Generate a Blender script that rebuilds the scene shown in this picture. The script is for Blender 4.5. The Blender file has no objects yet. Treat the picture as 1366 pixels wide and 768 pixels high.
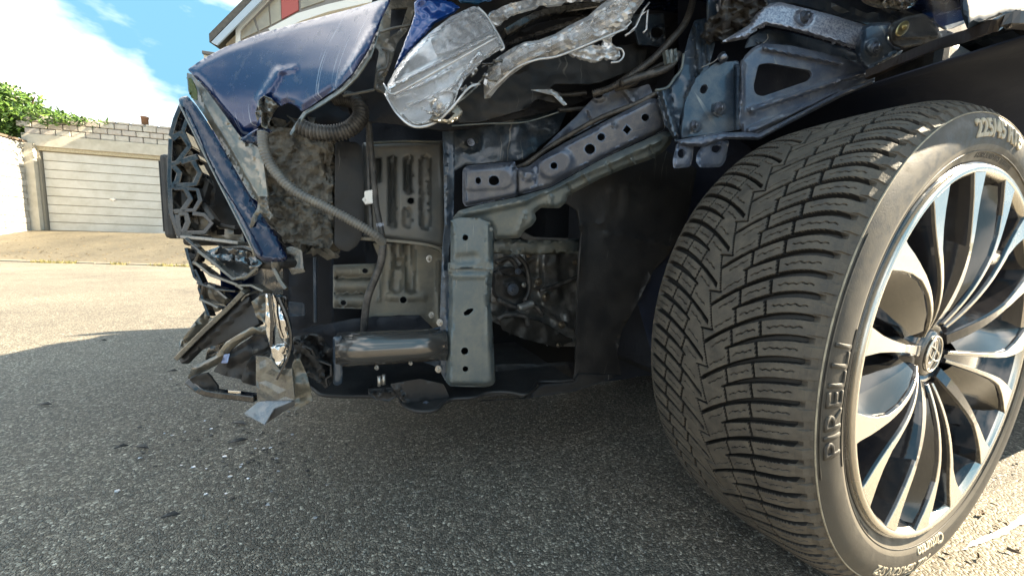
import bpy, bmesh, math, random
import numpy as np
from mathutils import Vector, Matrix, noise
from mathutils.geometry import delaunay_2d_cdt
random.seed(7)
S = bpy.context.scene
rad = math.radians
# ------------------------------------------------------------------ camera
FPX = 486.0
_v1 = np.array([(547-683)/485, (329-384)/485, 1.0]); _v1 /= np.linalg.norm(_v1)
_v2 = np.array([(2400-683)/485, (385-384)/485, 1.0]); _v2 /= np.linalg.norm(_v2)
_up = np.cross(_v1, _v2); _up /= np.linalg.norm(_up)
if _up[1] > 0: _up = -_up
_fw = np.array([0, 0, 1.0]); _fw = _fw-_fw@_up*_up; _fw /= np.linalg.norm(_fw)
_rt = np.cross(_fw, -_up)
if _rt[0] < 0: _rt = -_rt
R = np.array([_rt, _fw, _up])            # world axes expressed in camera space
CAMZ = 0.45
CAM = np.array([0, 0, CAMZ])
cd = bpy.data.cameras.new('camera'); cam = bpy.data.objects.new('camera', cd)
S.collection.objects.link(cam); S.camera = cam
cd.sensor_width = 36; cd.lens = 36*FPX/1366; cd.clip_start = 0.01; cd.clip_end = 600
M3 = Matrix((tuple(R[:, 0]), tuple(-R[:, 1]), tuple(-R[:, 2]))).transposed()
cam.matrix_world = Matrix.Translation((0, 0, CAMZ)) @ M3.to_4x4()
S.render.resolution_x = 1024; S.render.resolution_y = 575
# ------------------------------------------------------------------ light
SUN_AZ, SUN_EL = 8.0, 35.5
S.view_settings.view_transform = 'Standard'; S.view_settings.look = 'None'
S.view_settings.exposure = 3.7; S.view_settings.gamma = 1.0
sd = bpy.data.lights.new('sun', 'SUN'); sd.energy = 2.0; sd.angle = rad(0.5); sd.color = (1.0, 0.85, 0.62)
sun = bpy.data.objects.new('sun', sd); S.collection.objects.link(sun)
sv = Vector((math.cos(rad(SUN_AZ))*math.cos(rad(SUN_EL)), math.sin(rad(SUN_AZ))*math.cos(rad(SUN_EL)), math.sin(rad(SUN_EL))))
sun.rotation_euler = sv.to_track_quat('Z', 'Y').to_euler(); sun.location = (3, 0, 8)
W = bpy.data.worlds.new('World'); S.world = W; W.use_nodes = True
nt = W.node_tree; nt.nodes.clear()
wo = nt.nodes.new('ShaderNodeOutputWorld'); bg = nt.nodes.new('ShaderNodeBackground'); bg.inputs['Strength'].default_value = 0.11
sky = nt.nodes.new('ShaderNodeTexSky'); sky.sky_type = 'NISHITA'; sky.sun_disc = False
sky.sun_elevation = rad(SUN_EL); sky.sun_rotation = rad(90-SUN_AZ); sky.air_density = 1.0; sky.dust_density = 0.6; sky.ozone_density = 1.0
tc = nt.nodes.new('ShaderNodeTexCoord')
mp = nt.nodes.new('ShaderNodeMapping'); mp.inputs['Scale'].default_value = (1, 1, 2.1); mp.inputs['Location'].default_value = (0.43, 0.157, 0.617)
n1 = nt.nodes.new('ShaderNodeTexNoise'); n1.inputs['Scale'].default_value = 1.7; n1.inputs['Detail'].default_value = 7; n1.inputs['Roughness'].default_value = 0.55
cr = nt.nodes.new('ShaderNodeValToRGB'); cr.color_ramp.elements[0].position = 0.46; cr.color_ramp.elements[1].position = 0.64
mx = nt.nodes.new('ShaderNodeMix'); mx.data_type = 'RGBA'
mx.inputs[7].default_value = (2.4, 2.32, 2.2, 1)
gain = nt.nodes.new('ShaderNodeMix'); gain.data_type = 'RGBA'; gain.blend_type = 'MULTIPLY'; gain.inputs[0].default_value = 1.0
gain.inputs[7].default_value = (0.60, 0.80, 0.88, 1)
L = nt.links
L.new(tc.outputs['Generated'], mp.inputs[0]); L.new(mp.outputs[0], n1.inputs['Vector'])
L.new(n1.outputs[0], cr.inputs[0]); L.new(cr.outputs[0], mx.inputs[0])
cap_ = nt.nodes.new('ShaderNodeMix'); cap_.data_type = 'RGBA'; cap_.blend_type = 'DARKEN'; cap_.inputs[0].default_value = 1; cap_.inputs[7].default_value = (.225, .52, .75, 1)
L.new(sky.outputs[0], gain.inputs[6]); L.new(gain.outputs[2], cap_.inputs[6]); L.new(cap_.outputs[2], mx.inputs[6])
L.new(mx.outputs[2], bg.inputs[0]); L.new(bg.outputs[0], wo.inputs[0])
# ------------------------------------------------------------------ ray helpers
PHI = rad(23.45)
F3 = np.array([-math.cos(PHI), -math.sin(PHI), 0]); I3 = np.array([-math.sin(PHI), math.cos(PHI), 0])  # nose direction, across the car

def ray(px, py): return R @ np.array([(px-683)/FPX, (py-384)/FPX, 1.0])
def pt(px, py, t):
    d = ray(px, py); return CAM + d*(t/(d@I3))
def on(px, py, P0, n):
    d = ray(px, py); return CAM + d*(((P0-CAM)@n)/(d@n))
def car(s, t, z): return np.array([0, 0, z]) + s*F3 + t*I3
# ------------------------------------------------------------------ material helper
MATS = {}
def mat(name, col, rough=0.5, metal=0.0, coat=0.0, n=None, ncol=None, bump=0.0, bscale=60, rvar=0.0, dirt=None, trans=0.0, ior=1.45, emit=None, spec=0.5):
    if name in MATS: return MATS[name]
    m = bpy.data.materials.new(name); m.use_nodes = True; t = m.node_tree; b = t.nodes['Principled BSDF']; l = t.links
    b.inputs['Base Color'].default_value = (*col, 1); b.inputs['Roughness'].default_value = rough; b.inputs['Metallic'].default_value = metal
    b.inputs['Coat Weight'].default_value = coat; b.inputs['Coat Roughness'].default_value = 0.05
    b.inputs['Transmission Weight'].default_value = trans; b.inputs['IOR'].default_value = ior; b.inputs['Specular IOR Level'].default_value = spec
    g = t.nodes.new('ShaderNodeNewGeometry')
    col_out = None
    def noi(scale, det=5, ro=0.6):
        q = t.nodes.new('ShaderNodeTexNoise'); q.inputs['Scale'].default_value = scale; q.inputs['Detail'].default_value = det; q.inputs['Roughness'].default_value = ro
        l.new(g.outputs['Position'], q.inputs['Vector']); return q.outputs[0]
    def ramp(src, a, b_):
        q = t.nodes.new('ShaderNodeMapRange'); q.inputs[1].default_value = a; q.inputs[2].default_value = b_; l.new(src, q.inputs[0]); return q.outputs[0]
    if ncol:
        q = t.nodes.new('ShaderNodeMix'); q.data_type = 'RGBA'; q.inputs[6].default_value = (*col, 1); q.inputs[7].default_value = (*ncol, 1)
        l.new(ramp(noi(n or 8), 0.35, 0.65), q.inputs[0]); col_out = q.outputs[2]
    if dirt:  # (scale, lo, hi, colour)
        q = t.nodes.new('ShaderNodeMix'); q.data_type = 'RGBA'; q.inputs[6].default_value = (*col, 1); q.inputs[7].default_value = (*dirt[3], 1)
        if col_out: l.new(col_out, q.inputs[6])
        l.new(ramp(noi(dirt[0], 8, 0.7), dirt[1], dirt[2]), q.inputs[0]); col_out = q.outputs[2]
        q2 = t.nodes.new('ShaderNodeMapRange'); q2.inputs[3].default_value = rough; q2.inputs[4].default_value = min(1, rough+0.35)
        q2.inputs[1].default_value = dirt[1]; q2.inputs[2].default_value = dirt[2]
        l.new(noi(dirt[0], 8, 0.7), q2.inputs[0]); l.new(q2.outputs[0], b.inputs['Roughness'])
    elif rvar:
        q2 = t.nodes.new('ShaderNodeMapRange'); q2.inputs[1].default_value = 0.3; q2.inputs[2].default_value = 0.7
        q2.inputs[3].default_value = max(0.02, rough-rvar); q2.inputs[4].default_value = rough+rvar
        l.new(noi(n or 20), q2.inputs[0]); l.new(q2.outputs[0], b.inputs['Roughness'])
    if col_out: l.new(col_out, b.inputs['Base Color'])
    if bump:
        bp = t.nodes.new('ShaderNodeBump'); bp.inputs['Strength'].default_value = 1.0; bp.inputs['Distance'].default_value = bump
        l.new(noi(bscale, 4), bp.inputs['Height']); l.new(bp.outputs[0], b.inputs['Normal'])
    MATS[name] = m; return m
DUST = (0.30, 0.26, 0.20)
blue = mat('blue_paint', (0.0035, 0.017, 0.080), 0.22, 0.25, 0.35, dirt=(55, 0.56, 0.74, (0.045, 0.06, 0.10)), spec=0.35)
def scratch(m, col, sc=(30, 260, 60), thr=(.60, .64), amt=1.0):
    t = m.node_tree; l = t.links; b = t.nodes['Principled BSDF']; g = t.nodes.new('ShaderNodeNewGeometry')
    mp_ = t.nodes.new('ShaderNodeMapping'); mp_.inputs['Scale'].default_value = sc; mp_.inputs['Rotation'].default_value = (.3, .5, .4); l.new(g.outputs['Position'], mp_.inputs[0])
    n_ = t.nodes.new('ShaderNodeTexNoise'); n_.inputs['Scale'].default_value = 1; n_.inputs['Detail'].default_value = 3; l.new(mp_.outputs[0], n_.inputs['Vector'])
    big = t.nodes.new('ShaderNodeTexNoise'); big.inputs['Scale'].default_value = 11; l.new(g.outputs['Position'], big.inputs['Vector'])
    r1 = t.nodes.new('ShaderNodeMapRange'); r1.inputs[1].default_value = thr[0]; r1.inputs[2].default_value = thr[1]; l.new(n_.outputs[0], r1.inputs[0])
    r2 = t.nodes.new('ShaderNodeMapRange'); r2.inputs[1].default_value = .48; r2.inputs[2].default_value = .6; l.new(big.outputs[0], r2.inputs[0])
    mu = t.nodes.new('ShaderNodeMath'); mu.operation = 'MULTIPLY'; l.new(r1.outputs[0], mu.inputs[0]); l.new(r2.outputs[0], mu.inputs[1])
    mu2 = t.nodes.new('ShaderNodeMath'); mu2.operation = 'MULTIPLY'; l.new(mu.outputs[0], mu2.inputs[0]); mu2.inputs[1].default_value = amt
    q = t.nodes.new('ShaderNodeMix'); q.data_type = 'RGBA'; q.inputs[7].default_value = (*col, 1)
    src = b.inputs['Base Color'].links
    if src: l.new(src[0].from_socket, q.inputs[6])
    else: q.inputs[6].default_value = b.inputs['Base Color'].default_value
    l.new(mu2.outputs[0], q.inputs[0]); l.new(q.outputs[2], b.inputs['Base Color'])
scratch(blue, (.20, .23, .30), (5, 330, 5), (.63, .67)); 
blue2 = mat('blue_paint_strip', (0.003, 0.010, 0.036), 0.22, 0.2, 0.5, dirt=(60, 0.58, 0.76, (0.09, 0.10, 0.12)), spec=0.35)
gloss = mat('gloss_black_plastic', (0.012, 0.012, 0.014), 0.12, 0, 0.6, dirt=(40, 0.45, 0.8, (0.10, 0.09, 0.075)), spec=0.6)
trim = mat('dusty_trim_plastic', (0.10, 0.095, 0.085), 0.25, 0.35, 0.5, n=22, ncol=(0.21, 0.19, 0.15), bump=0.001, bscale=30)
black = mat('black_plastic', (0.022, 0.022, 0.024), 0.45, dirt=(35, 0.4, 0.85, (0.09, 0.085, 0.078)), bump=0.0003, bscale=300)
satin = mat('dark_splash_plastic', (0.013, 0.0135, 0.015), 0.45, dirt=(14, 0.42, 0.85, (0.036, 0.034, 0.032)), bump=0.0004, bscale=200)
liner = mat('arch_liner_felt', (0.009, 0.015, 0.034), 0.6, dirt=(12, 0.45, 0.9, (0.025, 0.030, 0.045)), bump=0.0006, bscale=120)
steel = mat('painted_steel_grey', (0.092, 0.118, 0.130), 0.36, 0.25, 0.15, dirt=(24, 0.42, 0.78, (0.20, 0.20, 0.175)), bump=0.00025, bscale=180)
steelb = mat('blue_primer_steel', (0.088, 0.108, 0.155), 0.3, 0.4, 0.3, dirt=(30, 0.42, 0.75, (0.20, 0.21, 0.23)), bump=0.0004, bscale=220)
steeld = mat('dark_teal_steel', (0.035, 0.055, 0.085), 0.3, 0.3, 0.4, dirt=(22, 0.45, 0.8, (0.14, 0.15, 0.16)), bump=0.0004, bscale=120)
olive = mat('dusty_olive_steel', (0.075, 0.092, 0.098), 0.36, 0.3, 0.2, dirt=(14, 0.42, 0.75, (0.15, 0.145, 0.115)), bump=0.0004, bscale=120)
panelm = mat('grey_panel_steel', (0.115, 0.118, 0.115), 0.42, 0.3, 0.1, dirt=(16, 0.42, 0.75, (0.20, 0.18, 0.15)), bump=0.0003, bscale=160)
panelw = mat('warm_panel_steel', (0.145, 0.138, 0.118), 0.42, 0.25, 0.05, dirt=(18, 0.42, 0.75, (0.26, 0.23, 0.17)), bump=0.0004, bscale=150)
speck = mat('speckled_primer_steel', (0.13, 0.15, 0.22), 0.35, 0.4, 0.2, n=300, ncol=(0.42, 0.45, 0.52), bump=0.0006, bscale=300)
tubem = mat('black_gloss_steel_tube', (0.11, 0.105, 0.10), 0.2, 0.6, 0.6)
foam = mat('dirty_absorber_foam', (0.075, 0.072, 0.066), 0.85, n=45, ncol=(0.20, 0.19, 0.165), bump=0.004, bscale=130)
cast = mat('cast_aluminium', (0.30, 0.30, 0.295), 0.38, 0.7, dirt=(24, 0.45, 0.75, (0.10, 0.095, 0.085)), bump=0.0012, bscale=90)
zinc = mat('zinc_bolt', (0.42, 0.41, 0.39), 0.3, 0.8, dirt=(60, 0.5, 0.8, (0.3, 0.27, 0.2)))
dboltm = mat('dark_bolt', (0.16, 0.18, 0.22), 0.3, 0.8)
goldm = mat('gold_passivated_metal', (0.42, 0.34, 0.16), 0.35, 0.8)
hose = mat('black_hose', (0.035, 0.035, 0.036), 0.38, dirt=(50, 0.45, 0.8, (0.16, 0.15, 0.14)))
hoseg = mat('grey_corrugated_hose', (0.13, 0.13, 0.125), 0.35, dirt=(50, 0.45, 0.8, (0.25, 0.24, 0.21)))
whitep = mat('white_plastic', (0.75, 0.75, 0.73), 0.4)
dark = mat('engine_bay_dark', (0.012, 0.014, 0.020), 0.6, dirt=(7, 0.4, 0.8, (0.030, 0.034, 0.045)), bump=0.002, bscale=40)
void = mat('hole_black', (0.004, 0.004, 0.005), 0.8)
chrome = mat('chrome_plastic', (0.62, 0.62, 0.62), 0.08, 1.0)
gplast = mat('grey_torn_plastic', (0.10, 0.098, 0.09), 0.22, 0.1, 0.6, dirt=(40, 0.45, 0.75, (0.22, 0.20, 0.155)), bump=0.0015, bscale=50)
lens = mat('clear_lens', (0.95, 0.96, 0.98), 0.06, trans=0.9, ior=1.25)
lensf = mat('frosted_lens_reflector', (0.50, 0.515, 0.54), 0.12, 0.3, 1.0, dirt=(60, 0.50, 0.70, (0.20, 0.205, 0.22)), bump=0.0005, bscale=60)
alloy = mat('machined_alloy', (0.60, 0.56, 0.49), 0.24, 0.85, 0.3, rvar=0.06, bump=0.00008, bscale=500)
rimblk = mat('gloss_black_alloy', (0.015, 0.015, 0.018), 0.1, 0, 1.0, dirt=(30, 0.55, 0.9, (0.06, 0.055, 0.05)))
rustd = mat('brake_disc_steel', (0.18, 0.16, 0.14), 0.35, 0.8)
for m_ in (steel, steelb, steeld, panelm, panelw, olive): scratch(m_, (.30, .29, .27), (6, 520, 6), (.66, .70), .7)
for m_ in (black, satin): scratch(m_, (.12, .115, .105), (6, 420, 6), (.66, .70), .8)
# ------------------------------------------------------------------ object helpers
BASE = {}
def link(o, parent=None):
    S.collection.objects.link(o)
    if parent is not None:
        o.parent = parent
        if parent.name in BASE: o.matrix_parent_inverse = BASE[parent.name].inverted()
    return o
def mesh_obj(name, verts, faces, m, parent=None, smooth=False, mats=None, fmat=None):
    me = bpy.data.meshes.new(name); me.from_pydata([tuple(map(float, v)) for v in verts], [], faces)
    for q in (mats or [m]): me.materials.append(q)
    if fmat is not None: me.polygons.foreach_set('material_index', fmat)
    if smooth: me.polygons.foreach_set('use_smooth', [True]*len(me.polygons))
    me.update(); o = bpy.data.objects.new(name, me); return link(o, parent)
def empty(name, loc=(0, 0, 0)):
    o = bpy.data.objects.new(name, None); o.location = loc; o.empty_display_size = 0.1; link(o); BASE[o.name] = Matrix.Translation(loc); return o
def tag(o, label=None, cat=None, group=None, kind=None):
    if label: o['label'] = label
    if cat: o['category'] = cat
    if group: o['group'] = group
    if kind: o['kind'] = kind
    return o
def bevel(o, w=0.0015, seg=2, ang=35):
    b = o.modifiers.new('bevel', 'BEVEL'); b.width = w; b.segments = seg; b.limit_method = 'ANGLE'; b.angle_limit = rad(ang)
    return o
def rounded(pts, r, k=4):
    """round the corners of a closed outline (pixel units)"""
    if not r: return [tuple(p[:2]) for p in pts]
    out = []; n = len(pts)
    for i in range(n):
        a = Vector(pts[i-1][:2]); b = Vector(pts[i][:2]); c = Vector(pts[(i+1) % n][:2])
        d1 = (a-b); d2 = (c-b); q = min(r, d1.length*0.45, d2.length*0.45)
        p1 = b+d1.normalized()*q; p2 = b+d2.normalized()*q
        for j in range(k+1):
            u = j/k; v = p1*(1-u)**2+b*2*u*(1-u)+p2*u*u; out.append((v.x, v.y))
    return out
def inside(p, poly):
    x, y = p; r = False; j = len(poly)-1
    for i in range(len(poly)):
        xi, yi = poly[i]; xj, yj = poly[j]
        if (yi > y) != (yj > y) and x < (xj-xi)*(y-yi)/(yj-yi)+xi: r = not r
        j = i
    return r
def circle(cx, cy, rx, ry=None, n=14, rot=0):
    ry = ry or rx
    return [(cx+rx*math.cos(a)*math.cos(rot)-ry*math.sin(a)*math.sin(rot), cy+rx*math.cos(a)*math.sin(rot)+ry*math.sin(a)*math.cos(rot)) for a in [2*math.pi*i/n for i in range(n)]]
def segd(p, a, b):
    ax, ay = a; bx, by = b; dx, dy = bx-ax, by-ay; q = dx*dx+dy*dy
    u = max(0, min(1, ((p[0]-ax)*dx+(p[1]-ay)*dy)/q)) if q else 0
    return math.hypot(p[0]-ax-u*dx, p[1]-ay-u*dy)
def depthf(t):
    if callable(t): return t
    if isinstance(t, (int, float)): return lambda x, y: t
    c = np.array(list(t), float)      # control points: least-squares plane (few points) or smooth quadric (many)
    x0, y0 = c[:, 0].mean(), c[:, 1].mean(); sc = max(np.ptp(c[:, 0]), np.ptp(c[:, 1]), 1.0)
    X, Y = (c[:, 0]-x0)/sc, (c[:, 1]-y0)/sc; q = len(c) >= 8
    Am = np.stack([np.ones_like(X), X, Y]+([X*X, X*Y, Y*Y] if q else []), 1)
    reg = np.diag([0, 1e-3, 1e-3]+([3e-3]*3 if q else []))
    k = np.linalg.solve(Am.T@Am+reg, Am.T@c[:, 2]).tolist()
    if q: return lambda x, y: k[0]+k[1]*(x-x0)/sc+k[2]*(y-y0)/sc+k[3]*((x-x0)/sc)**2+k[4]*(x-x0)*(y-y0)/sc/sc+k[5]*((y-y0)/sc)**2
    return lambda x, y: k[0]+k[1]*(x-x0)/sc+k[2]*(y-y0)/sc
def sst(x): x = max(0, min(1, x)); return x*x*(3-2*x)
def sheet(name, outline, t, m, thick=0.0016, holes=(), emb=(), grid=5, parent='CAR', rnd=2.0, crumple=0.0, cs=25.0, bev=0.0008, smooth=True, edge=None, seed=0):
    """a pressed sheet: outline is laid on the surface t(px,py) inside the car, embossed ((x1,y1,x2,y2,r,height)), thickened"""
    f = depthf(t); ol = rounded(outline, rnd)
    # densify
    def dens(pl):
        out = []
        for i in range(len(pl)):
            a = pl[i]; b = pl[(i+1) % len(pl)]; d = math.dist(a, b)
            if d < 1e-3: continue
            k = max(1, int(d/grid))
            for j in range(k): out.append((a[0]+(b[0]-a[0])*j/k, a[1]+(b[1]-a[1])*j/k))
        return out
    loops = [dens(ol)]+[dens(h) for h in holes]
    vs = []; es = []
    for lp in loops:
        o = len(vs); vs += [Vector(p) for p in lp]; es += [(o+i, o+(i+1) % len(lp)) for i in range(len(lp))]
    xs = [p[0] for p in ol]; ys = [p[1] for p in ol]
    x = min(xs)+grid*0.5; row = 0
    rr = random.Random(5)
    while x < max(xs):
        y = min(ys)+grid*(0.5 if row % 2 else 0.9)
        while y < max(ys):
            p = (x+rr.uniform(-.12, .12)*grid, y+rr.uniform(-.12, .12)*grid)
            if inside(p, ol) and not any(inside(p, h) for h in holes):
                ok = min(segd(p, loops[0][i], loops[0][(i+1) % len(loops[0])]) for i in range(len(loops[0]))) > grid*0.35 if len(loops[0]) < 120 else True
                if ok: vs.append(Vector(p))
            y += grid
        x += grid; row += 1
    V, E_, Fc = delaunay_2d_cdt(vs, es, [], 0, 1e-4)[:3]
    keep = []
    for fc in Fc:
        c = (sum(V[i].x for i in fc)/len(fc), sum(V[i].y for i in fc)/len(fc))
        if inside(c, ol) and not any(inside(c, h) for h in holes): keep.append(list(fc))
    P = []
    for v in V:
        tt = f(v.x, v.y)
        for e in emb:
            d = segd((v.x, v.y), (e[0], e[1]), (e[2], e[3])); w = e[6] if len(e) > 6 else max(3.0, e[4]*0.5)
            tt -= e[5]*sst((e[4]-d)/w)
        if edge:
            dd = min(segd((v.x, v.y), loops[0][i], loops[0][(i+1) % len(loops[0])]) for i in range(len(loops[0])))
            tt += edge[1]*sst((edge[0]-dd)/edge[0])*(edge[2](v.x, v.y) if len(edge) > 2 else 1)
        if crumple: tt += crumple*noise.noise((v.x/cs+seed, v.y/cs, seed*1.7))+crumple*.5*noise.noise((v.x/cs*2.7, v.y/cs*2.7+seed, 3.1))
        P.append(pt(v.x, v.y, tt))
    used = sorted({i for k in keep for i in k}); mp_ = {j: i for i, j in enumerate(used)}
    faces = []
    for k in keep:
        a, b, c = (P[k[0]], P[k[1]], P[k[2]])
        nrm = np.cross(b-a, c-a)
        if nrm@(CAM-a) < 0: k = k[::-1]
        faces.append([mp_[i] for i in k])
    o = mesh_obj(name, [P[i] for i in used], faces, m, CAR if parent == 'CAR' else parent, smooth)
    if thick:
        s_ = o.modifiers.new('solid', 'SOLIDIFY'); s_.thickness = thick; s_.offset = -1; s_.use_even_offset = False
    if bev: bevel(o, bev, 2, 50)
    return o
def smoothpath(P, k=6):
    P = [np.array(p, float) for p in P]
    if len(P) < 3: return P
    Q = [2*P[0]-P[1]]+P+[2*P[-1]-P[-2]]; out = []
    for i in range(1, len(Q)-2):
        for j in range(k):
            u = j/k; a, b, c, d = Q[i-1], Q[i], Q[i+1], Q[i+2]
            out.append(0.5*((2*b)+(-a+c)*u+(2*a-5*b+4*c-d)*u*u+(-a+3*b-3*c+d)*u**3))
    out.append(P[-1]); return out
def sweep(name, path, r, m, parent='CAR', n=8, ribs=0, ribh=0.25, smooth=True, world=False, k=6, sec=None, flat=None, straight=False, taper=None):
    """tube along pixel path [(px,py,t)...]; ribs = rib pitch in metres; sec=(w,h) gives a rectangular bar (h across the car)"""
    P = [np.array(p, float) for p in path] if world else [pt(*p) for p in path]
    if not straight: P = smoothpath(P, k)
    if ribs:
        out = []; L_ = 0
        seg = [np.linalg.norm(P[i+1]-P[i]) for i in range(len(P)-1)]; tot = sum(seg); cum = np.concatenate([[0], np.cumsum(seg)])
        N = int(tot/ribs)*3+1; arr = np.array(P)
        ds = np.linspace(0, tot, N); P = [np.array([np.interp(d, cum, arr[:, c]) for c in range(3)]) for d in ds]
    V = []; Fc = []; up = np.array(I3)
    for i, p in enumerate(P):
        d = P[min(i+1, len(P)-1)]-P[max(i-1, 0)]; d = d/(np.linalg.norm(d)+1e-9)
        a = up-(up@d)*d
        if np.linalg.norm(a) < 0.2: a = np.array([0, 0, 1.0])-d[2]*d
        a /= np.linalg.norm(a); b = np.cross(d, a)
        rr = r
        if ribs: rr = r*(1+ribh if i % 3 else 1-ribh)
        if taper: rr *= taper[0]+(taper[1]-taper[0])*i/(len(P)-1)
        if sec:
            w, h = sec
            if taper: q_ = taper[0]+(taper[1]-taper[0])*i/(len(P)-1); w, h = w*q_, h*q_
            for (x, y) in ((-1, -1), (1, -1), (1, 1), (-1, 1)): V.append(p+b*x*w/2+a*y*h/2)
        else:
            for j in range(n):
                q = 2*math.pi*j/n; V.append(p+a*rr*math.cos(q)+b*rr*math.sin(q))
    nn = 4 if sec else n
    for i in range(len(P)-1):
        for j in range(nn):
            Fc.append((i*nn+j, i*nn+(j+1) % nn, (i+1)*nn+(j+1) % nn, (i+1)*nn+j))
    Fc.append(tuple(range(nn))[::-1]); Fc.append(tuple((len(P)-1)*nn+j for j in range(nn)))
    o = mesh_obj(name, V, Fc, m, CAR if parent == 'CAR' else parent, smooth and not sec)
    if sec: bevel(o, min(sec)*0.18, 2, 30)
    return o
def frame_at(p, zdir, xdir=(0, 0, 1)):
    z = Vector(zdir).normalized(); x = Vector(xdir); x = (x-x.dot(z)*z)
    if x.length < 1e-3: x = Vector((1, 0, 0))-Vector((1, 0, 0)).dot(z)*z
    x.normalize(); y = z.cross(x)
    return Matrix.Translation(Vector(p)) @ Matrix((x, y, z)).transposed().to_4x4()
def lathe_mesh(name, prof, n, m, smooth=True):
    V = []; Fc = []
    for i in range(n):
        a = 2*math.pi*i/n
        for (r, z) in prof: V.append((r*math.cos(a), r*math.sin(a), z))
    k = len(prof)
    for i in range(n):
        for j in range(k-1):
            Fc.append((i*k+j, ((i+1) % n)*k+j, ((i+1) % n)*k+j+1, i*k+j+1))
    me = bpy.data.meshes.new(name); me.from_pydata(V, [], Fc); me.materials.append(m)
    if smooth: me.polygons.foreach_set('use_smooth', [True]*len(me.polygons))
    me.update(); return me
def bolt_mesh(name, m):
    bm = bmesh.new()
    for (n, r, z0, z1) in ((20, 1.0, 0, .18), (20, .86, .18, .30), (6, .62, .30, .85)):
        v = [[bm.verts.new((r*math.cos(2*math.pi*i/n), r*math.sin(2*math.pi*i/n), z)) for i in range(n)] for z in (z0, z1)]
        for i in range(n): bm.faces.new((v[0][i], v[0][(i+1) % n], v[1][(i+1) % n], v[1][i]))
        bm.faces.new(v[1])
    n = 12; v = [bm.verts.new((.3*math.cos(2*math.pi*i/n), .3*math.sin(2*math.pi*i/n), .98)) for i in range(n)]
    w = [bm.verts.new((.36*math.cos(2*math.pi*i/n), .36*math.sin(2*math.pi*i/n), .85)) for i in range(n)]
    for i in range(n): bm.faces.new((w[i], w[(i+1) % n], v[(i+1) % n], v[i]))
    bm.faces.new(v)
    me = bpy.data.meshes.new(name); bm.to_mesh(me); bm.free(); me.materials.append(m); return me
BOLT = {}
def bolt(px, py, t, r, m=None, zd=None, name='bolt'):
    m = m or zinc
    if m.name not in BOLT: BOLT[m.name] = bolt_mesh('bolt', m)
    o = bpy.data.objects.new(name, BOLT[m.name]); link(o, CAR)
    p = pt(px, py, t); o.matrix_basis = frame_at(p, zd if zd is not None else -I3, (0.3, 0.1, 1)) @ Matrix.Scale(r, 4); return o
def boxm(name, P, m, parent='CAR', bev=0.002):
    """box from 8 world corners: bottom 4 then top 4"""
    o = mesh_obj(name, P, [(0, 3, 2, 1), (4, 5, 6, 7), (0, 1, 5, 4), (1, 2, 6, 5), (2, 3, 7, 6), (3, 0, 4, 7)], m, CAR if parent == 'CAR' else parent)
    if bev: bevel(o, bev, 2)
    return o
def carbox(name, s0, s1, t0, t1, z0, z1, m, parent='CAR', bev=0.002):
    return boxm(name, [car(s0, t0, z0), car(s1, t0, z0), car(s1, t1, z0), car(s0, t1, z0), car(s0, t0, z1), car(s1, t0, z1), car(s1, t1, z1), car(s0, t1, z1)], m, parent, bev)
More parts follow.
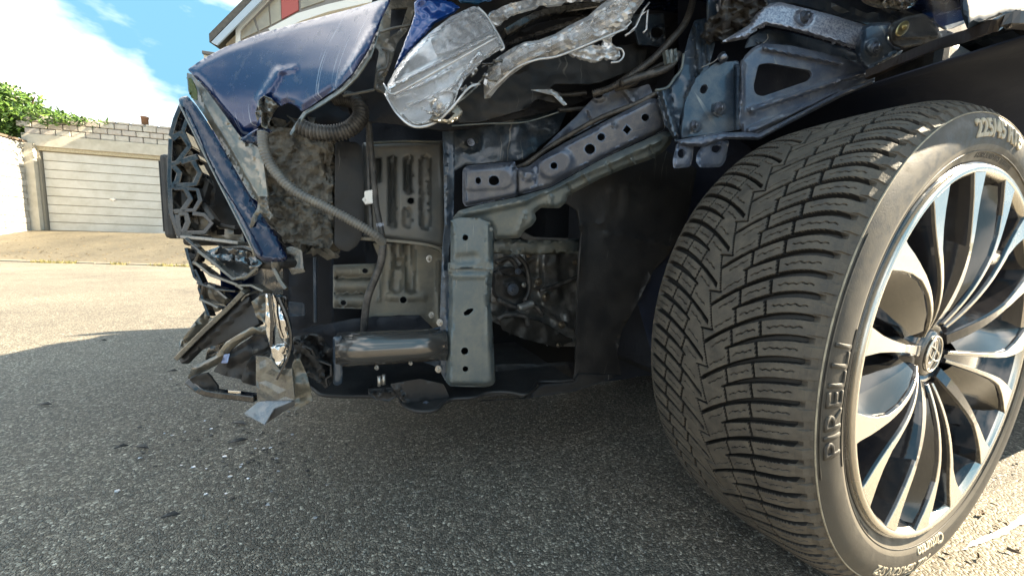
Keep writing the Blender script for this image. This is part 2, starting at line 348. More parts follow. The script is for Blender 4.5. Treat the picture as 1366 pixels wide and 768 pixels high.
# ================================================================== GROUND AND SURROUNDINGS
def ground_material(name, kind):
    m = bpy.data.materials.new(name); m.use_nodes = True; t = m.node_tree; b = t.nodes['Principled BSDF']; l = t.links
    g = t.nodes.new('ShaderNodeNewGeometry')
    def N(ty, **k):
        q = t.nodes.new(ty)
        for a, v in k.items(): setattr(q, a, v)
        return q
    def vor(scale, feat='F1'):
        q = N('ShaderNodeTexVoronoi', feature=feat); q.inputs['Scale'].default_value = scale; l.new(warp, q.inputs['Vector']); return q
    def noi(scale, det=4, ro=.6):
        q = N('ShaderNodeTexNoise'); q.inputs['Scale'].default_value = scale; q.inputs['Detail'].default_value = det; q.inputs['Roughness'].default_value = ro
        l.new(g.outputs['Position'], q.inputs['Vector']); return q
    nw = noi(90, 2); vm = N('ShaderNodeVectorMath', operation='MULTIPLY_ADD'); l.new(nw.outputs[1], vm.inputs[0]); vm.inputs[1].default_value = (.006,)*3
    l.new(g.outputs['Position'], vm.inputs[2]); warp = vm.outputs[0]
    sc = 250 if kind == 'asphalt' else 150
    v1 = vor(sc); v2 = vor(sc, 'DISTANCE_TO_EDGE'); v3 = vor(sc*2.3)
    def ramp(src, stops):
        q = N('ShaderNodeValToRGB'); e = q.color_ramp.elements
        while len(e) < len(stops): e.new(0.5)
        for i, (p, c) in enumerate(stops): e[i].position = p; e[i].color = (*c, 1)
        l.new(src, q.inputs[0]); return q.outputs[0]
    sep = N('ShaderNodeSeparateColor'); l.new(v1.outputs['Color'], sep.inputs[0])
    if kind == 'asphalt':
        stops = [(0, (.12, .110, .095)), (.45, (.205, .187, .162)), (.72, (.30, .275, .235)), (.92, (.45, .415, .355)), (1, (.74, .70, .62))]
    else:
        stops = [(0, (.085, .075, .056)), (.5, (.135, .12, .09)), (.9, (.19, .17, .13)), (1, (.27, .245, .19))]
    col = ramp(sep.outputs[0], stops)
    gap = ramp(v2.outputs['Distance'], [(0, (.30, .29, .28)), (.10, (1, 1, 1))])
    mu = N('ShaderNodeMix', data_type='RGBA', blend_type='MULTIPLY'); mu.inputs[0].default_value = 1 if kind == 'asphalt' else .6; l.new(col, mu.inputs[6]); l.new(gap, mu.inputs[7])
    st = ramp(noi(1.3, 6, .65).outputs[0], [(.3, (.70, .69, .68)), (.7, (1.26, 1.23, 1.16))])
    mu2 = N('ShaderNodeMix', data_type='RGBA', blend_type='MULTIPLY'); mu2.inputs[0].default_value = 1; l.new(mu.outputs[2], mu2.inputs[6]); l.new(st, mu2.inputs[7])
    st2 = ramp(noi(14, 5, .65).outputs[0], [(.3, (.88, .88, .88)), (.7, (1.14, 1.12, 1.08))])
    mu3 = N('ShaderNodeMix', data_type='RGBA', blend_type='MULTIPLY'); mu3.inputs[0].default_value = 1; l.new(mu2.outputs[2], mu3.inputs[6]); l.new(st2, mu3.inputs[7])
    l.new(mu3.outputs[2], b.inputs['Base Color'])
    b.inputs['Roughness'].default_value = .62
    h = N('ShaderNodeMath', operation='MINIMUM'); l.new(v2.outputs['Distance'], h.inputs[0]); h.inputs[1].default_value = .28
    h2 = N('ShaderNodeMath', operation='MULTIPLY_ADD'); l.new(sep.outputs[1], h2.inputs[0]); h2.inputs[1].default_value = .22; l.new(h.outputs[0], h2.inputs[2])
    h3 = N('ShaderNodeMath', operation='MULTIPLY_ADD'); l.new(v3.outputs['Distance'], h3.inputs[0]); h3.inputs[1].default_value = -.08; l.new(h2.outputs[0], h3.inputs[2])
    bp = N('ShaderNodeBump'); bp.inputs['Distance'].default_value = .010 if kind == 'asphalt' else .004; bp.inputs['Strength'].default_value = 1; l.new(h3.outputs[0], bp.inputs['Height'])
    l.new(bp.outputs[0], b.inputs['Normal'])
    return m
asph = ground_material('asphalt', 'asphalt')
conc = ground_material('weathered_concrete', 'concrete')
def gz(x, y):
    """height of the ground: flat lane, then a ramp up to the garages"""
    return 0.60*sst((y+x*0.02-6.1)/3.3) + 0.012*noise.noise((x*.8, y*.8, 0))*sst((y-2.5)/3)
def grid_sheet(name, xs, ys, dz, m):
    V = [(x, y, gz(x, y)+dz) for y in ys for x in xs]; n = len(xs)
    Fc = [(j*n+i, j*n+i+1, (j+1)*n+i+1, (j+1)*n+i) for j in range(len(ys)-1) for i in range(n-1)]
    return mesh_obj(name, V, Fc, m, None, True)
def lin(a, b, n): return [a+(b-a)*i/(n-1) for i in range(n)]
earth = mat('ground_earth', (0.16, 0.14, 0.10), 0.9, n=3, ncol=(0.10, 0.12, 0.05), bump=0.01, bscale=12)
tag(grid_sheet('ground', [-250, -60]+lin(-30, 15, 60)+[60, 250], [-200, -40]+lin(-12, 22, 60)+[60, 300], -0.012, earth), kind='structure')
tag(grid_sheet('road', lin(-25, 14, 70), lin(-10, 6.1, 50), 0.0, asph), kind='structure')
tag(grid_sheet('forecourt', lin(-24, 12, 70), lin(6.24, 11.6, 40), 0.004, conc), kind='structure')
# kerb between lane and ramp, with grass growing in its joint
K = []
for i in range(30):
    x0, x1 = -20+i*1.0, -20+i*1.0+0.985
    for (x, y, z) in ((x0, 6.10, -.02), (x1, 6.10, -.02), (x1, 6.24, -.02), (x0, 6.24, -.02), (x0, 6.10, .02), (x1, 6.10, .02), (x1, 6.24, .025), (x0, 6.24, .025)):
        K.append((x, y, z))
kerbm = mat('kerb_stone', (0.26, 0.235, 0.19), 0.8, n=9, ncol=(0.18, 0.165, 0.13), bump=0.004, bscale=60)
kerb = bpy.data.objects.new('kerb', None); kerb.location = (-6, 6.17, 0); link(kerb); BASE['kerb'] = Matrix.Translation(kerb.location); tag(kerb, kind='structure')
for i in range(30):
    o = mesh_obj('kerb_stone', [(x, y, z+gz(x, y)) for (x, y, z) in K[i*8:i*8+8]], [(0, 3, 2, 1), (4, 5, 6, 7), (0, 1, 5, 4), (1, 2, 6, 5), (2, 3, 7, 6), (3, 0, 4, 7)], kerbm, kerb); bevel(o, .008)
def blades(name, pts, h, m, label=None, w=0.006):
    V = []; Fc = []
    for (x, y) in pts:
        z = gz(x, y); a = random.uniform(0, 6.28); hh = h*random.uniform(.4, 1.2); lx, ly = random.uniform(-.6, .6)*hh, random.uniform(-.6, .6)*hh
        k = len(V); V += [(x-w*math.cos(a), y-w*math.sin(a), z), (x+w*math.cos(a), y+w*math.sin(a), z), (x+lx*.5, y+ly*.5, z+hh*.7), (x+lx, y+ly, z+hh)]
        Fc += [(k, k+1, k+2), (k+1, k+3, k+2)]
    return mesh_obj(name, V, Fc, m)
grassm = mat('moss_grass', (0.12, 0.12, 0.035), 0.7, n=20, ncol=(0.20, 0.17, 0.07))
pp = [(random.uniform(-14, 2), 6.07+random.gauss(0, .03)) for _ in range(3600)]
pp = [p for p in pp if noise.noise((p[0]*1.5, 0, 0)) > -.05]
gs = blades('grass', pp, .055, grassm, w=.012)
tag(gs, 'thin strip of yellow-green grass and moss along the kerb joint', 'grass', kind='stuff')
# dry litter on the forecourt
lit = mat('dry_litter', (0.35, 0.26, 0.12), 0.8, n=30, ncol=(0.16, 0.10, 0.05))
V = []; Fc = []
for _ in range(900):
    x = random.uniform(-16, -3); y = 6.4+abs(random.gauss(0, 1.2)); z = gz(x, y)+.008; a = random.uniform(0, 6.28); r = random.uniform(.01, .035)
    k = len(V); V += [(x+r*math.cos(a), y+r*math.sin(a), z+random.uniform(0, .012)), (x-r*.4*math.sin(a), y+r*.4*math.cos(a), z+.004), (x-r*math.cos(a), y-r*math.sin(a), z), (x+r*.4*math.sin(a), y-r*.4*math.cos(a), z+random.uniform(0, .01))]
    Fc.append((k, k+1, k+2, k+3))
tag(mesh_obj('leaf_litter', V, Fc, lit), 'brown leaf litter scattered over the concrete forecourt', 'leaf litter', kind='stuff')
# loose chips on the asphalt
chip = mat('stone_chips', (0.30, 0.285, 0.25), 0.6, n=400, ncol=(0.10, 0.095, 0.085))
V = []; Fc = []
for _ in range(5200):
    d = .32+abs(random.gauss(0, .75)); a = rad(random.uniform(-62, 62)); x = d*math.sin(a)*1.15; y = d*math.cos(a)+.05
    r = random.uniform(.0011, .0026)*(1 if d < 1.2 else 1.5); k = len(V); q = random.uniform(0, 6.28)
    for (ax_, ay_, az_) in ((1, 0, .1), (-.2, .9, .15), (-1, -.1, .05), (.1, -.8, .12), (.1, .05, .95)):
        V.append((x+r*(ax_*math.cos(q)-ay_*math.sin(q)), y+r*(ax_*math.sin(q)+ay_*math.cos(q)), .0005+az_*r))
    Fc += [(k, k+1, k+4), (k+1, k+2, k+4), (k+2, k+3, k+4), (k+3, k, k+4)]
tag(mesh_obj('gravel', V, Fc, chip), 'fine pale stone chips loose on the grey asphalt', 'gravel', kind='stuff')
# white painted line at the bottom right
def gp(px, py, z=0.0):
    d = ray(px, py); return CAM+d*((z-CAMZ)/d[2])
def poly_on_ground(name, pts, m, z=.004, jag=0.0):
    P = []
    for i in range(len(pts)):
        a, b = gp(*pts[i]), gp(*pts[(i+1) % len(pts)]); k = max(1, int(np.linalg.norm(b-a)/.008))
        for j in range(k):
            p = a+(b-a)*j/k; P.append((p[0]+random.uniform(-jag, jag), p[1]+random.uniform(-jag, jag), z))
    bm = bmesh.new(); f = bm.faces.new([bm.verts.new(p) for p in P]); bm.normal_update()
    if f.normal.z < 0: f.normal_flip()
    bmesh.ops.triangulate(bm, faces=bm.faces); me = bpy.data.meshes.new(name); bm.to_mesh(me); bm.free(); me.materials.append(m)
    return link(bpy.data.objects.new(name, me))
wpaint = mat('road_paint_white', (0.80, 0.78, 0.72), 0.6, dirt=(70, 0.5, 0.62, (0.28, 0.26, 0.22)), bump=.001, bscale=200)
tag(poly_on_ground('road_line', [(1284, 736), (1300, 722), (1325, 712), (1345, 702), (1366, 686), (1420, 655), (1430, 662), (1366, 699), (1340, 715), (1310, 727)], wpaint, .004, .0012), 'worn white painted line on the sunlit ground behind the wheel', 'road line')
# tan paving strip beside the lane, outside the wheel
tan = ground_material('tan_paving', 'concrete')
tag(poly_on_ground('pavement', [(1150, 860), (1210, 768), (1255, 690), (1500, 570), (2600, 560), (2600, 1400), (1300, 1400)], tan, .002, 0), kind='structure')
# ------------------------------------------------------------------ garage
U = np.array([_v2@_rt, _v2@_fw, 0]); U /= np.linalg.norm(U)         # along the garage face
Vd = np.array([-U[1], U[0], 0])                                     # into the garage
NG = -Vd
G0 = CAM+ray(60, 308)*(9.3/ray(60, 308)[1])
def gpt(px, py, out=0.0): return on(px, py, G0+NG*out, NG)
def gc(p): d = p-G0; return d@U, p[2]
def gw(u, z, out=0.0): return G0+U*u+np.array([0, 0, z-G0[2]])+NG*out
def gbox(name, u0, u1, z0, z1, o0, o1, m, parent, bev=.004):
    """box on the garage face, o = distance in front of the face"""
    return boxm(name, [gw(u0, z0, o1), gw(u1, z0, o1), gw(u1, z0, o0), gw(u0, z0, o0), gw(u0, z1, o1), gw(u1, z1, o1), gw(u1, z1, o0), gw(u0, z1, o0)], m, parent, bev)
ZB = G0[2]; ZT = gc(gpt(62, 201))[1]; ZL = gc(gpt(60, 180))[1]; ZR = ZL+.50
print('garage', ZB, ZT, ZL, gc(gpt(216, 214)), gc(gpt(30, 160)))
gm = mat('garage_door_paint', (0.60, 0.59, 0.55), 0.45, dirt=(3, 0.42, 0.8, (0.46, 0.44, 0.38)))
gd = mat('garage_groove', (0.25, 0.23, 0.19), 0.7)
ren = mat('pale_render', (0.58, 0.54, 0.46), 0.85, n=5, ncol=(0.46, 0.42, 0.34), bump=.004, bscale=40)
mort = mat('mortar', (0.36, 0.32, 0.26), 0.95, bump=.004, bscale=60)
brk = [mat('garage_brick_%d' % i, c, 0.85, n=14, ncol=c2, bump=.006, bscale=50) for i, (c, c2) in enumerate([((0.60, 0.56, 0.50), (0.47, 0.43, 0.37)), ((0.54, 0.50, 0.44), (0.62, 0.58, 0.52)), ((0.56, 0.52, 0.47), (0.46, 0.40, 0.35))])]
wht = mat('white_painted_brick', (0.46, 0.45, 0.42), 0.8, n=10, ncol=(0.34, 0.33, 0.30), bump=.004, bscale=60)
ga = empty('garage', tuple(gw(3, ZB))); tag(ga, 'single garage with cream up-and-over door and block parapet', 'garage')
DW = 2.95
carcass = gbox('wall', -.22, -.02, ZB-.3, ZL, -.5, 0, ren, ga); gbox('wall', DW+.03, 9, ZB-.3, ZL, -.5, 0, ren, ga)
gbox('wall', -.22, 9, ZL-.02, ZR-.03, -5, -.10, mort, ga, 0)
gbox('wall', -.22, 9, ZB-.3, ZL-.02, -5.2, -.52, mort, ga, 0)
gbox('lintel', -.25, 9, ZT+.09, ZL, -.35, .03, ren, ga, .01)
frm = mat('door_frame_timber', (0.50, 0.44, 0.30), 0.6, n=30, ncol=(0.36, 0.30, 0.2))
gbox('door_frame', -.02, DW+.03, ZT+.0, ZT+.088, -.14, -.01, frm, ga)
gbox('door_frame', -.02, .04, ZB, ZT-.001, -.12, .0, gd, ga); gbox('door_frame', DW-.03, DW+.03, ZB, ZT-.001, -.12, .0, gd, ga)
door = empty('door', tuple(gw(1.4, ZB))); door.parent = ga; door.matrix_parent_inverse = BASE[ga.name].inverted()
gbox('door_leaf', .04, DW-.03, ZB+.02, ZT, -.12, -.09, gd, door, 0)
npn = 9; ph = (ZT-ZB-.03)/npn
for i in range(npn):
    gbox('door_panel', .055, DW-.045, ZB+.025+i*ph, ZB+.025+(i+1)*ph-.016, -.10, -.068, gm, door, .006)
h = gc(gpt(149, 266)); gbox('handle', h[0]-.06, h[0]+.06, h[1]-.012, h[1]+.014, -.07, -.03, chrome, door); gbox('handle', h[0]-.015, h[0]+.015, h[1]-.035, h[1]+.035, -.07, -.05, chrome, door)
BW, BH = .295, .145
BM = []
def brick_mesh(w, hgt, d, m):
    bm = bmesh.new(); bmesh.ops.create_cube(bm, size=1)
    for v in bm.verts: v.co = Vector((v.co.x*w, v.co.y*d, v.co.z*hgt))
    bmesh.ops.bevel(bm, geom=bm.edges[:], offset=.009, segments=1, affect='EDGES')
    me = bpy.data.meshes.new('brick'); bm.to_mesh(me); bm.free(); me.materials.append(m); return me
def brick_wall(parent, org, ud, nd, length, z0, rows, bw, bh, meshes, half=True, rag=0):
    X = Vector(ud); Y = Vector(-nd); rot = Matrix((X, Y, Vector((0, 0, 1)))).transposed().to_4x4()
    for r in range(rows):
        k = 0; x = -(bw/2 if r % 2 else 0)+bw/2
        while x < length:
            if not (r == rows-1 and rag and random.random() < rag):
                o = bpy.data.objects.new('brick', random.choice(meshes)); link(o, parent)
                p = np.array(org)+ud*x+nd*random.uniform(-.004, .005); o.matrix_basis = Matrix.Translation((p[0], p[1], z0+bh*(r+.5)+random.uniform(-.003, .003))) @ rot
            x += bw
gb = [brick_mesh(BW-.018, BH-.018, .12, m) for m in brk]
brick_wall(ga, gw(-.2, 0, -.06), U, NG, 6.2, ZL+.002, 3, BW, BH, gb)
rub = [brick_mesh(BW-.05, .05, .13, m) for m in brk]
brick_wall(ga, gw(-.15, 0, -.06), U, NG, 6.0, ZL+.002+3*BH, 1, BW, .05, rub, rag=.3)
# chimney pot on the garage
cp = gpt(194, 171, -.3); ctop = gpt(194, 156, -.3)
terr = mat('terracotta', (0.42, 0.22, 0.13), 0.8, n=10, ncol=(0.30, 0.16, 0.10))
cm_ = lathe_mesh('chimney_pipe', [(0, 0), (.075, 0), (.075, .42), (.085, .42), (.085, .47), (.06, .47), (.06, .1)], 16, terr)
o = bpy.data.objects.new('chimney_pipe', cm_); link(o); o.location = (cp[0], cp[1], ctop[2]-.47); tag(o, 'short terracotta pipe standing on top of the garage parapet', 'chimney pipe')
# left boundary wall (white painted), runs towards the camera
A0 = gpt(47, 308); lw = empty('garden_wall', tuple(A0-Vd*1.0)); tag(lw, 'white painted brick wall running forward left of the garage', 'wall')
HW = on(47, 191, A0, U)[2]
LEN = 3.6
def lbox(name, a, b, z0, z1, w0, w1, m, bev=.004, par=None):
    q = lambda v, w, z: np.array([A0[0], A0[1], 0])-Vd*v+U*w+np.array([0, 0, z])
    return boxm(name, [q(a, w0, z0), q(a, w1, z0), q(b, w1, z0), q(b, w0, z0), q(a, w0, z1), q(a, w1, z1), q(b, w1, z1), q(b, w0, z1)], m, par or lw, bev)
lbox('wall_core', 0, LEN, -.1, HW-.06, -.22, -.03, mort, 0)
lbox('coping', -.05, LEN+.03, HW-.055, HW, -.26, .04, mat('dark_coping', (0.16, 0.12, 0.09), .8), .008)
lbox('pier', -.05, .10, ZB-.3, HW-.06, -.2, .18, ren)
wb = [brick_mesh(.29-.010, .15-.008, .05, wht)]
zb = gz(A0[0], A0[1]-1.5)-.05
rows = int((HW-.07-zb)/.15)
brick_wall(lw, np.array([A0[0], A0[1], 0])-Vd*.12+U*(-.015), -Vd, U, LEN-.15, HW-.065-rows*.15, rows, .29, .15, wb)
# shade-caster: the garage wall opposite, seen only from its shadow on the parapet
sg = empty('side_garage', tuple(gw(6.4, ZB))); tag(sg, 'rendered side building closing the garage court on the right', 'building')
gbox('wall', 3.95, 9.5, ZB-.3, ZR+1.62, -5.6, .80, ren, sg, .01); gbox('roof', 3.93, 9.6, ZR+1.62, ZR+1.70, -5.7, .83, mat('roof_felt', (0.08, 0.08, 0.085), .8), sg, .01)
# ------------------------------------------------------------------ house gable behind (seen over the bonnet edge)
HY = 17.0
H0 = CAM+ray(330, 40)*(HY/ray(330, 40)[1]); HN = np.array([0.0, -1.0, 0])
def hp(px, py, back=0.0): return on(px, py, H0-HN*back, HN)
hs = empty('house', (H0[0]+3, HY+2, .6)); tag(hs, 'brick house gable with sloping dark verge rising behind the bonnet', 'house')
hbr = mat('house_brick', (0.50, 0.42, 0.30), 0.85, n=4, ncol=(0.34, 0.28, 0.22), bump=.01, bscale=20)
def prism(name, P, back, m, parent, bev=0):
    """polygon P (world points on one plane) pushed back by the vector back"""
    n = len(P); V = [np.array(p) for p in P]+[np.array(p)+back for p in P]
    Fc = [tuple(range(n)), tuple(range(2*n-1, n-1, -1))]+[(i, (i+1) % n+0, (i+1) % n+n, i+n)[::-1] for i in range(n)]
    o = mesh_obj(name, V, Fc, m, parent)
    bm = bmesh.new(); bm.from_mesh(o.data); bmesh.ops.recalc_face_normals(bm, faces=bm.faces); bm.to_mesh(o.data); bm.free()
    if bev: bevel(o, bev)
    return o
v0 = hp(288, 62); v1_ = hp(362, -12); ez = v0[2]; slope = (v1_[2]-v0[2])/(v1_[0]-v0[0])
xr = v0[0]+5.2; rz = ez+5.2*slope; xe = xr+5.2
prism('wall', [(v0[0]+.45, HY, .3), (xe-.45, HY, .3), (xe-.45, HY, ez+.1), (xr, HY, rz-.35), (v0[0]+.45, HY, ez+.1)], np.array([0, 7.5, 0]), hbr, hs)
tile = mat('roof_tiles_grey', (0.13, 0.115, 0.10), .8, n=6, ncol=(0.08, 0.075, 0.07))
for sgn in (1, -1):
    a = np.array([v0[0] if sgn > 0 else xe, HY-.35, ez]); b = np.array([xr, HY-.35, rz])
    prism('roof', [a+(0, 0, -.02), b+(0, 0, -.02), b+(0, 0, .32), a+(0, 0, .32)], np.array([0, 8.2, 0]), tile, hs)
    prism('bargeboard', [a+(0.35*sgn, -.03, -.14), b+(0, -.03, -.42), b+(0, -.03, -.03), a+(0.1*sgn, -.03, -.03)], np.array([0, .06, 0]), mat('bargeboard_blue_white', (0.42, 0.50, 0.60), .35), hs)
wf = mat('white_window_frame', (0.75, 0.74, 0.72), .4); wg = mat('window_glass', (0.10, 0.11, 0.12), .08, spec=.8)
pane_refl = mat('pale_pane_reflection', (0.42, 0.37, 0.28), .12, n=.8, ncol=(0.26, 0.23, 0.19), coat=.6)  # mottled beige painted on the panes in place of a reflection
def hpoly3(name, pts, y0, th, m, par):
    return prism(name, [(lambda p: (p[0], HY-y0, p[2]))(hp(x, y)) for x, y in pts], np.array([0, th, 0]), m, par)
# glazed gable: frame and panes follow the slope of the verge
gl = hpoly3('window', [(318, 56), (317, 44), (321, 38), (372, -14), (560, -60), (560, -8), (440, 12), (380, 34), (345, 50)], .06, .12, mat('slate_grey_cladding', (0.22, 0.20, 0.19), .6), hs)
hpoly3('frame', [(317, 60), (317, 42), (322, 35), (378, -22), (384, -22), (327, 38), (323, 44), (323, 60)], .12, .08, wf, gl)
for pl in ([(324, 54), (324, 44), (340, 28), (346, 44)], [(343, 26), (360, 10), (362, 36), (348, 43)], [(362, 8), (376, -6), (377, 28), (364, 35)], [(403, 14), (403, -8), (434, -16), (434, 3)], [(440, 0), (440, -18), (520, -40), (520, -16)]):
    hpoly3('pane', pl, .10, .05, pane_refl, gl)
hpoly3('shutter', [(378, 28), (377, -12), (399, -16), (400, 16)], .12, .07, mat('red_shutter', (0.42, 0.10, 0.09), .6), gl)
hpoly3('sill', [(362, 42), (400, 22), (440, 10), (520, -8), (520, 2), (440, 20), (405, 32), (368, 50)], .2, .18, wf, gl)
# ------------------------------------------------------------------ laurel hedge over the wall
leafm = [mat('laurel_leaf_a', (0.085, 0.17, 0.030), .35, spec=.6), mat('laurel_leaf_b', (0.14, 0.24, 0.045), .35, spec=.6), mat('laurel_leaf_c', (0.040, 0.085, 0.022), .4)]
bush = empty('laurel_bush', tuple(np.array([A0[0]-2.4, A0[1]+.6, ZB]))); tag(bush, 'bright green laurel bush spilling over the white wall and parapet', 'bush')
V = []; Fc = []; FM = []
def leaf(c, L_, W_):
    d = Vector((random.gauss(0, 1), random.gauss(0, 1), random.gauss(.5, .8))).normalized(); s = d.cross(Vector((random.gauss(0, 1), random.gauss(0, 1), random.gauss(0, 1)))).normalized(); u = s.cross(d)
    c = Vector(c); k = len(V)
    V.extend([c, c+d*L_*.45+s*W_*.5+u*L_*.06, c+d*L_, c+d*L_*.45-s*W_*.5+u*L_*.06, c+d*L_*.5-u*L_*.03])
    mi = random.choices((0, 1, 2), (5, 4, 3))[0]
    for f in ((0, 1, 4), (1, 2, 4), (2, 3, 4), (3, 0, 4)): Fc.append(tuple(k+i for i in f)); FM.append(mi)
BP = []
for (px, py, dep, rx, rz, n) in ((-90, 150, .2, 1.3, .95, 2600), (-30, 150, .0, 1.0, .70, 3400), (12, 152, .1, .72, .66, 3000), (40, 165, .2, .5, .42, 1500), (66, 158, -.25, .42, .20, 520), (98, 162, -.25, .30, .10, 220), (128, 166, -.2, .22, .05, 90), (150, 167, -.2, .12, .04, 30)):
    c = gpt(px, py, -dep-.25)
    for i in range(n):
        a = Vector((random.gauss(0, 1), random.gauss(0, 1), random.gauss(0, 1))).normalized(); r = random.uniform(.35, 1.05)**.5*(1+.35*noise.noise(a*2.1+Vector((px, 0, 0))))
        leaf((c[0]+a.x*rx*r, c[1]+a.y*.55*r, c[2]+a.z*rz*r), random.uniform(.09, .16), random.uniform(.035, .06))
mesh_obj('foliage', V, Fc, None, bush, False, leafm, FM)['kind'] = 'stuff'
wood = mat('bark', (0.12, 0.09, 0.06), .9)
for (px, k) in ((-60, 0), (-10, 1), (20, 2), (45, 3)):
    c = gpt(px, 150, -.3); sweep('trunk', [(c[0]+.1*k, c[1]+.3, .2), (c[0]+.05, c[1]+.2, c[2]*.5), (c[0], c[1], c[2]), (c[0]+.2, c[1]-.1, c[2]+.35)], .035, wood, bush, world=True, taper=(1.3, .3))
# twigs and dead leaves on the paving behind the wheel
deadm = mat('dead_leaf_dark', (0.09, 0.06, 0.035), .8)
for i, (px, py, sc_) in enumerate([(1310, 690, 1.0), (1336, 703, .7), (1327, 712, .8), (1325, 678, .6), (1350, 740, .9), (1262, 745, .6), (1305, 748, .7), (1290, 757, .5)]):
    c = gp(px, py); V = []; nn = 8; a0 = random.uniform(0, 6.28); r0 = .007*sc_
    for j in range(nn):
        a = 2*math.pi*j/nn; rr = r0*(1 if j % 2 else .55); V.append((c[0]+rr*1.7*math.cos(a)*math.cos(a0)-rr*.6*math.sin(a)*math.sin(a0), c[1]+rr*1.7*math.cos(a)*math.sin(a0)+rr*.6*math.sin(a)*math.cos(a0), .006+random.uniform(0, .008)*sc_))
    V.append((c[0], c[1], .010)); Fc = [(j, (j+1) % nn, nn) for j in range(nn)]
    o = mesh_obj('dead_leaf', V, Fc, deadm)
    tag(o, ['dark curled leaf on sunlit paving above the white line', 'dark leaf crumpled against the end of the white line', 'dark leaf touching the white painted line from above', 'topmost small dark leaf on the sunlit paving', 'rightmost dark leaf below the white line', 'leftmost dark leaf close to the tyre on the paving', 'dark leaf under the white line in the middle of the paving', 'smallest dark leaf at the bottom beside the tyre'][i], 'leaf', 'dead leaves behind the wheel')

# crumbs of broken plastic and lens on the asphalt below the bumper
V = []; Fc = []; FM = []
for _ in range(150):
    c = gp(random.gauss(330, 70), random.gauss(600, 45)); r = random.uniform(.0015, .0055); k = len(V); q = random.uniform(0, 6.28); nn = random.choice((3, 4, 5))
    for zz in (.001, .001+r*.35):
        for j in range(nn): a_ = q+2*math.pi*j/nn; V.append((c[0]+r*math.cos(a_)*random.uniform(.6, 1.2), c[1]+r*math.sin(a_)*random.uniform(.4, .9), zz+random.uniform(0, r*.3)))
    Fc.append(tuple(k+j for j in range(nn))[::-1]); Fc.append(tuple(k+nn+j for j in range(nn)))
    for j in range(nn): Fc.append((k+j, k+(j+1) % nn, k+nn+(j+1) % nn, k+nn+j))
    FM += [random.choice((0, 0, 1))]*(nn+2)
tag(mesh_obj('crash_debris', V, Fc, None, None, False, [black, lensf], FM), 'tiny black and clear crumbs of broken plastic on the asphalt under the bumper', 'debris', kind='stuff')
# ================================================================== THE CAR
HUB = np.array([.5800, .4600, .3270]); 
cmb = -.012
AX = np.array([math.sin(PHI)*math.cos(cmb), -math.cos(PHI)*math.cos(cmb), math.sin(cmb)])
RX = -F3-((-F3)@AX)*AX; RX /= np.linalg.norm(RX); RY = np.cross(AX, RX)
HS = HUB@F3; HT = HUB@I3                    # hub in car coordinates
CAR = empty('damaged_car', tuple(car(HS-1.3, HT+.9, 0)))
tag(CAR, 'dark blue car with torn-off front corner, exposed frame and intact front wheel', 'car')
# ------------------------------------------------------------------ tyre
groovem = mat('shaded_groove_rubber', (0.010, 0.0095, 0.009), 0.6)  # near-black colour paints shade into the tread grooves
rubber = mat('tyre_rubber', (0.048, 0.043, 0.037), 0.58, dirt=(70, 0.36, 0.72, (0.112, 0.098, 0.078)), bump=0.0005, bscale=420)
beadm = mat('dusty_bead_rubber', (0.12, 0.108, 0.088), 0.6, dirt=(30, 0.4, 0.7, (0.10, 0.088, 0.07)))
sidew = mat('tyre_sidewall', (0.032, 0.030, 0.027), 0.5, dirt=(65, 0.42, 0.78, (0.085, 0.077, 0.062)), bump=0.0002, bscale=600)
letm = mat('tyre_lettering', (0.36, 0.32, 0.24), 0.6, dirt=(60, 0.4, 0.7, (0.16, 0.14, 0.11)))
NPER = 45; PER = 2*math.pi*.3275/NPER
def sst_np(x): x = np.clip(x, 0, 1); return x*x*(3-2*x)
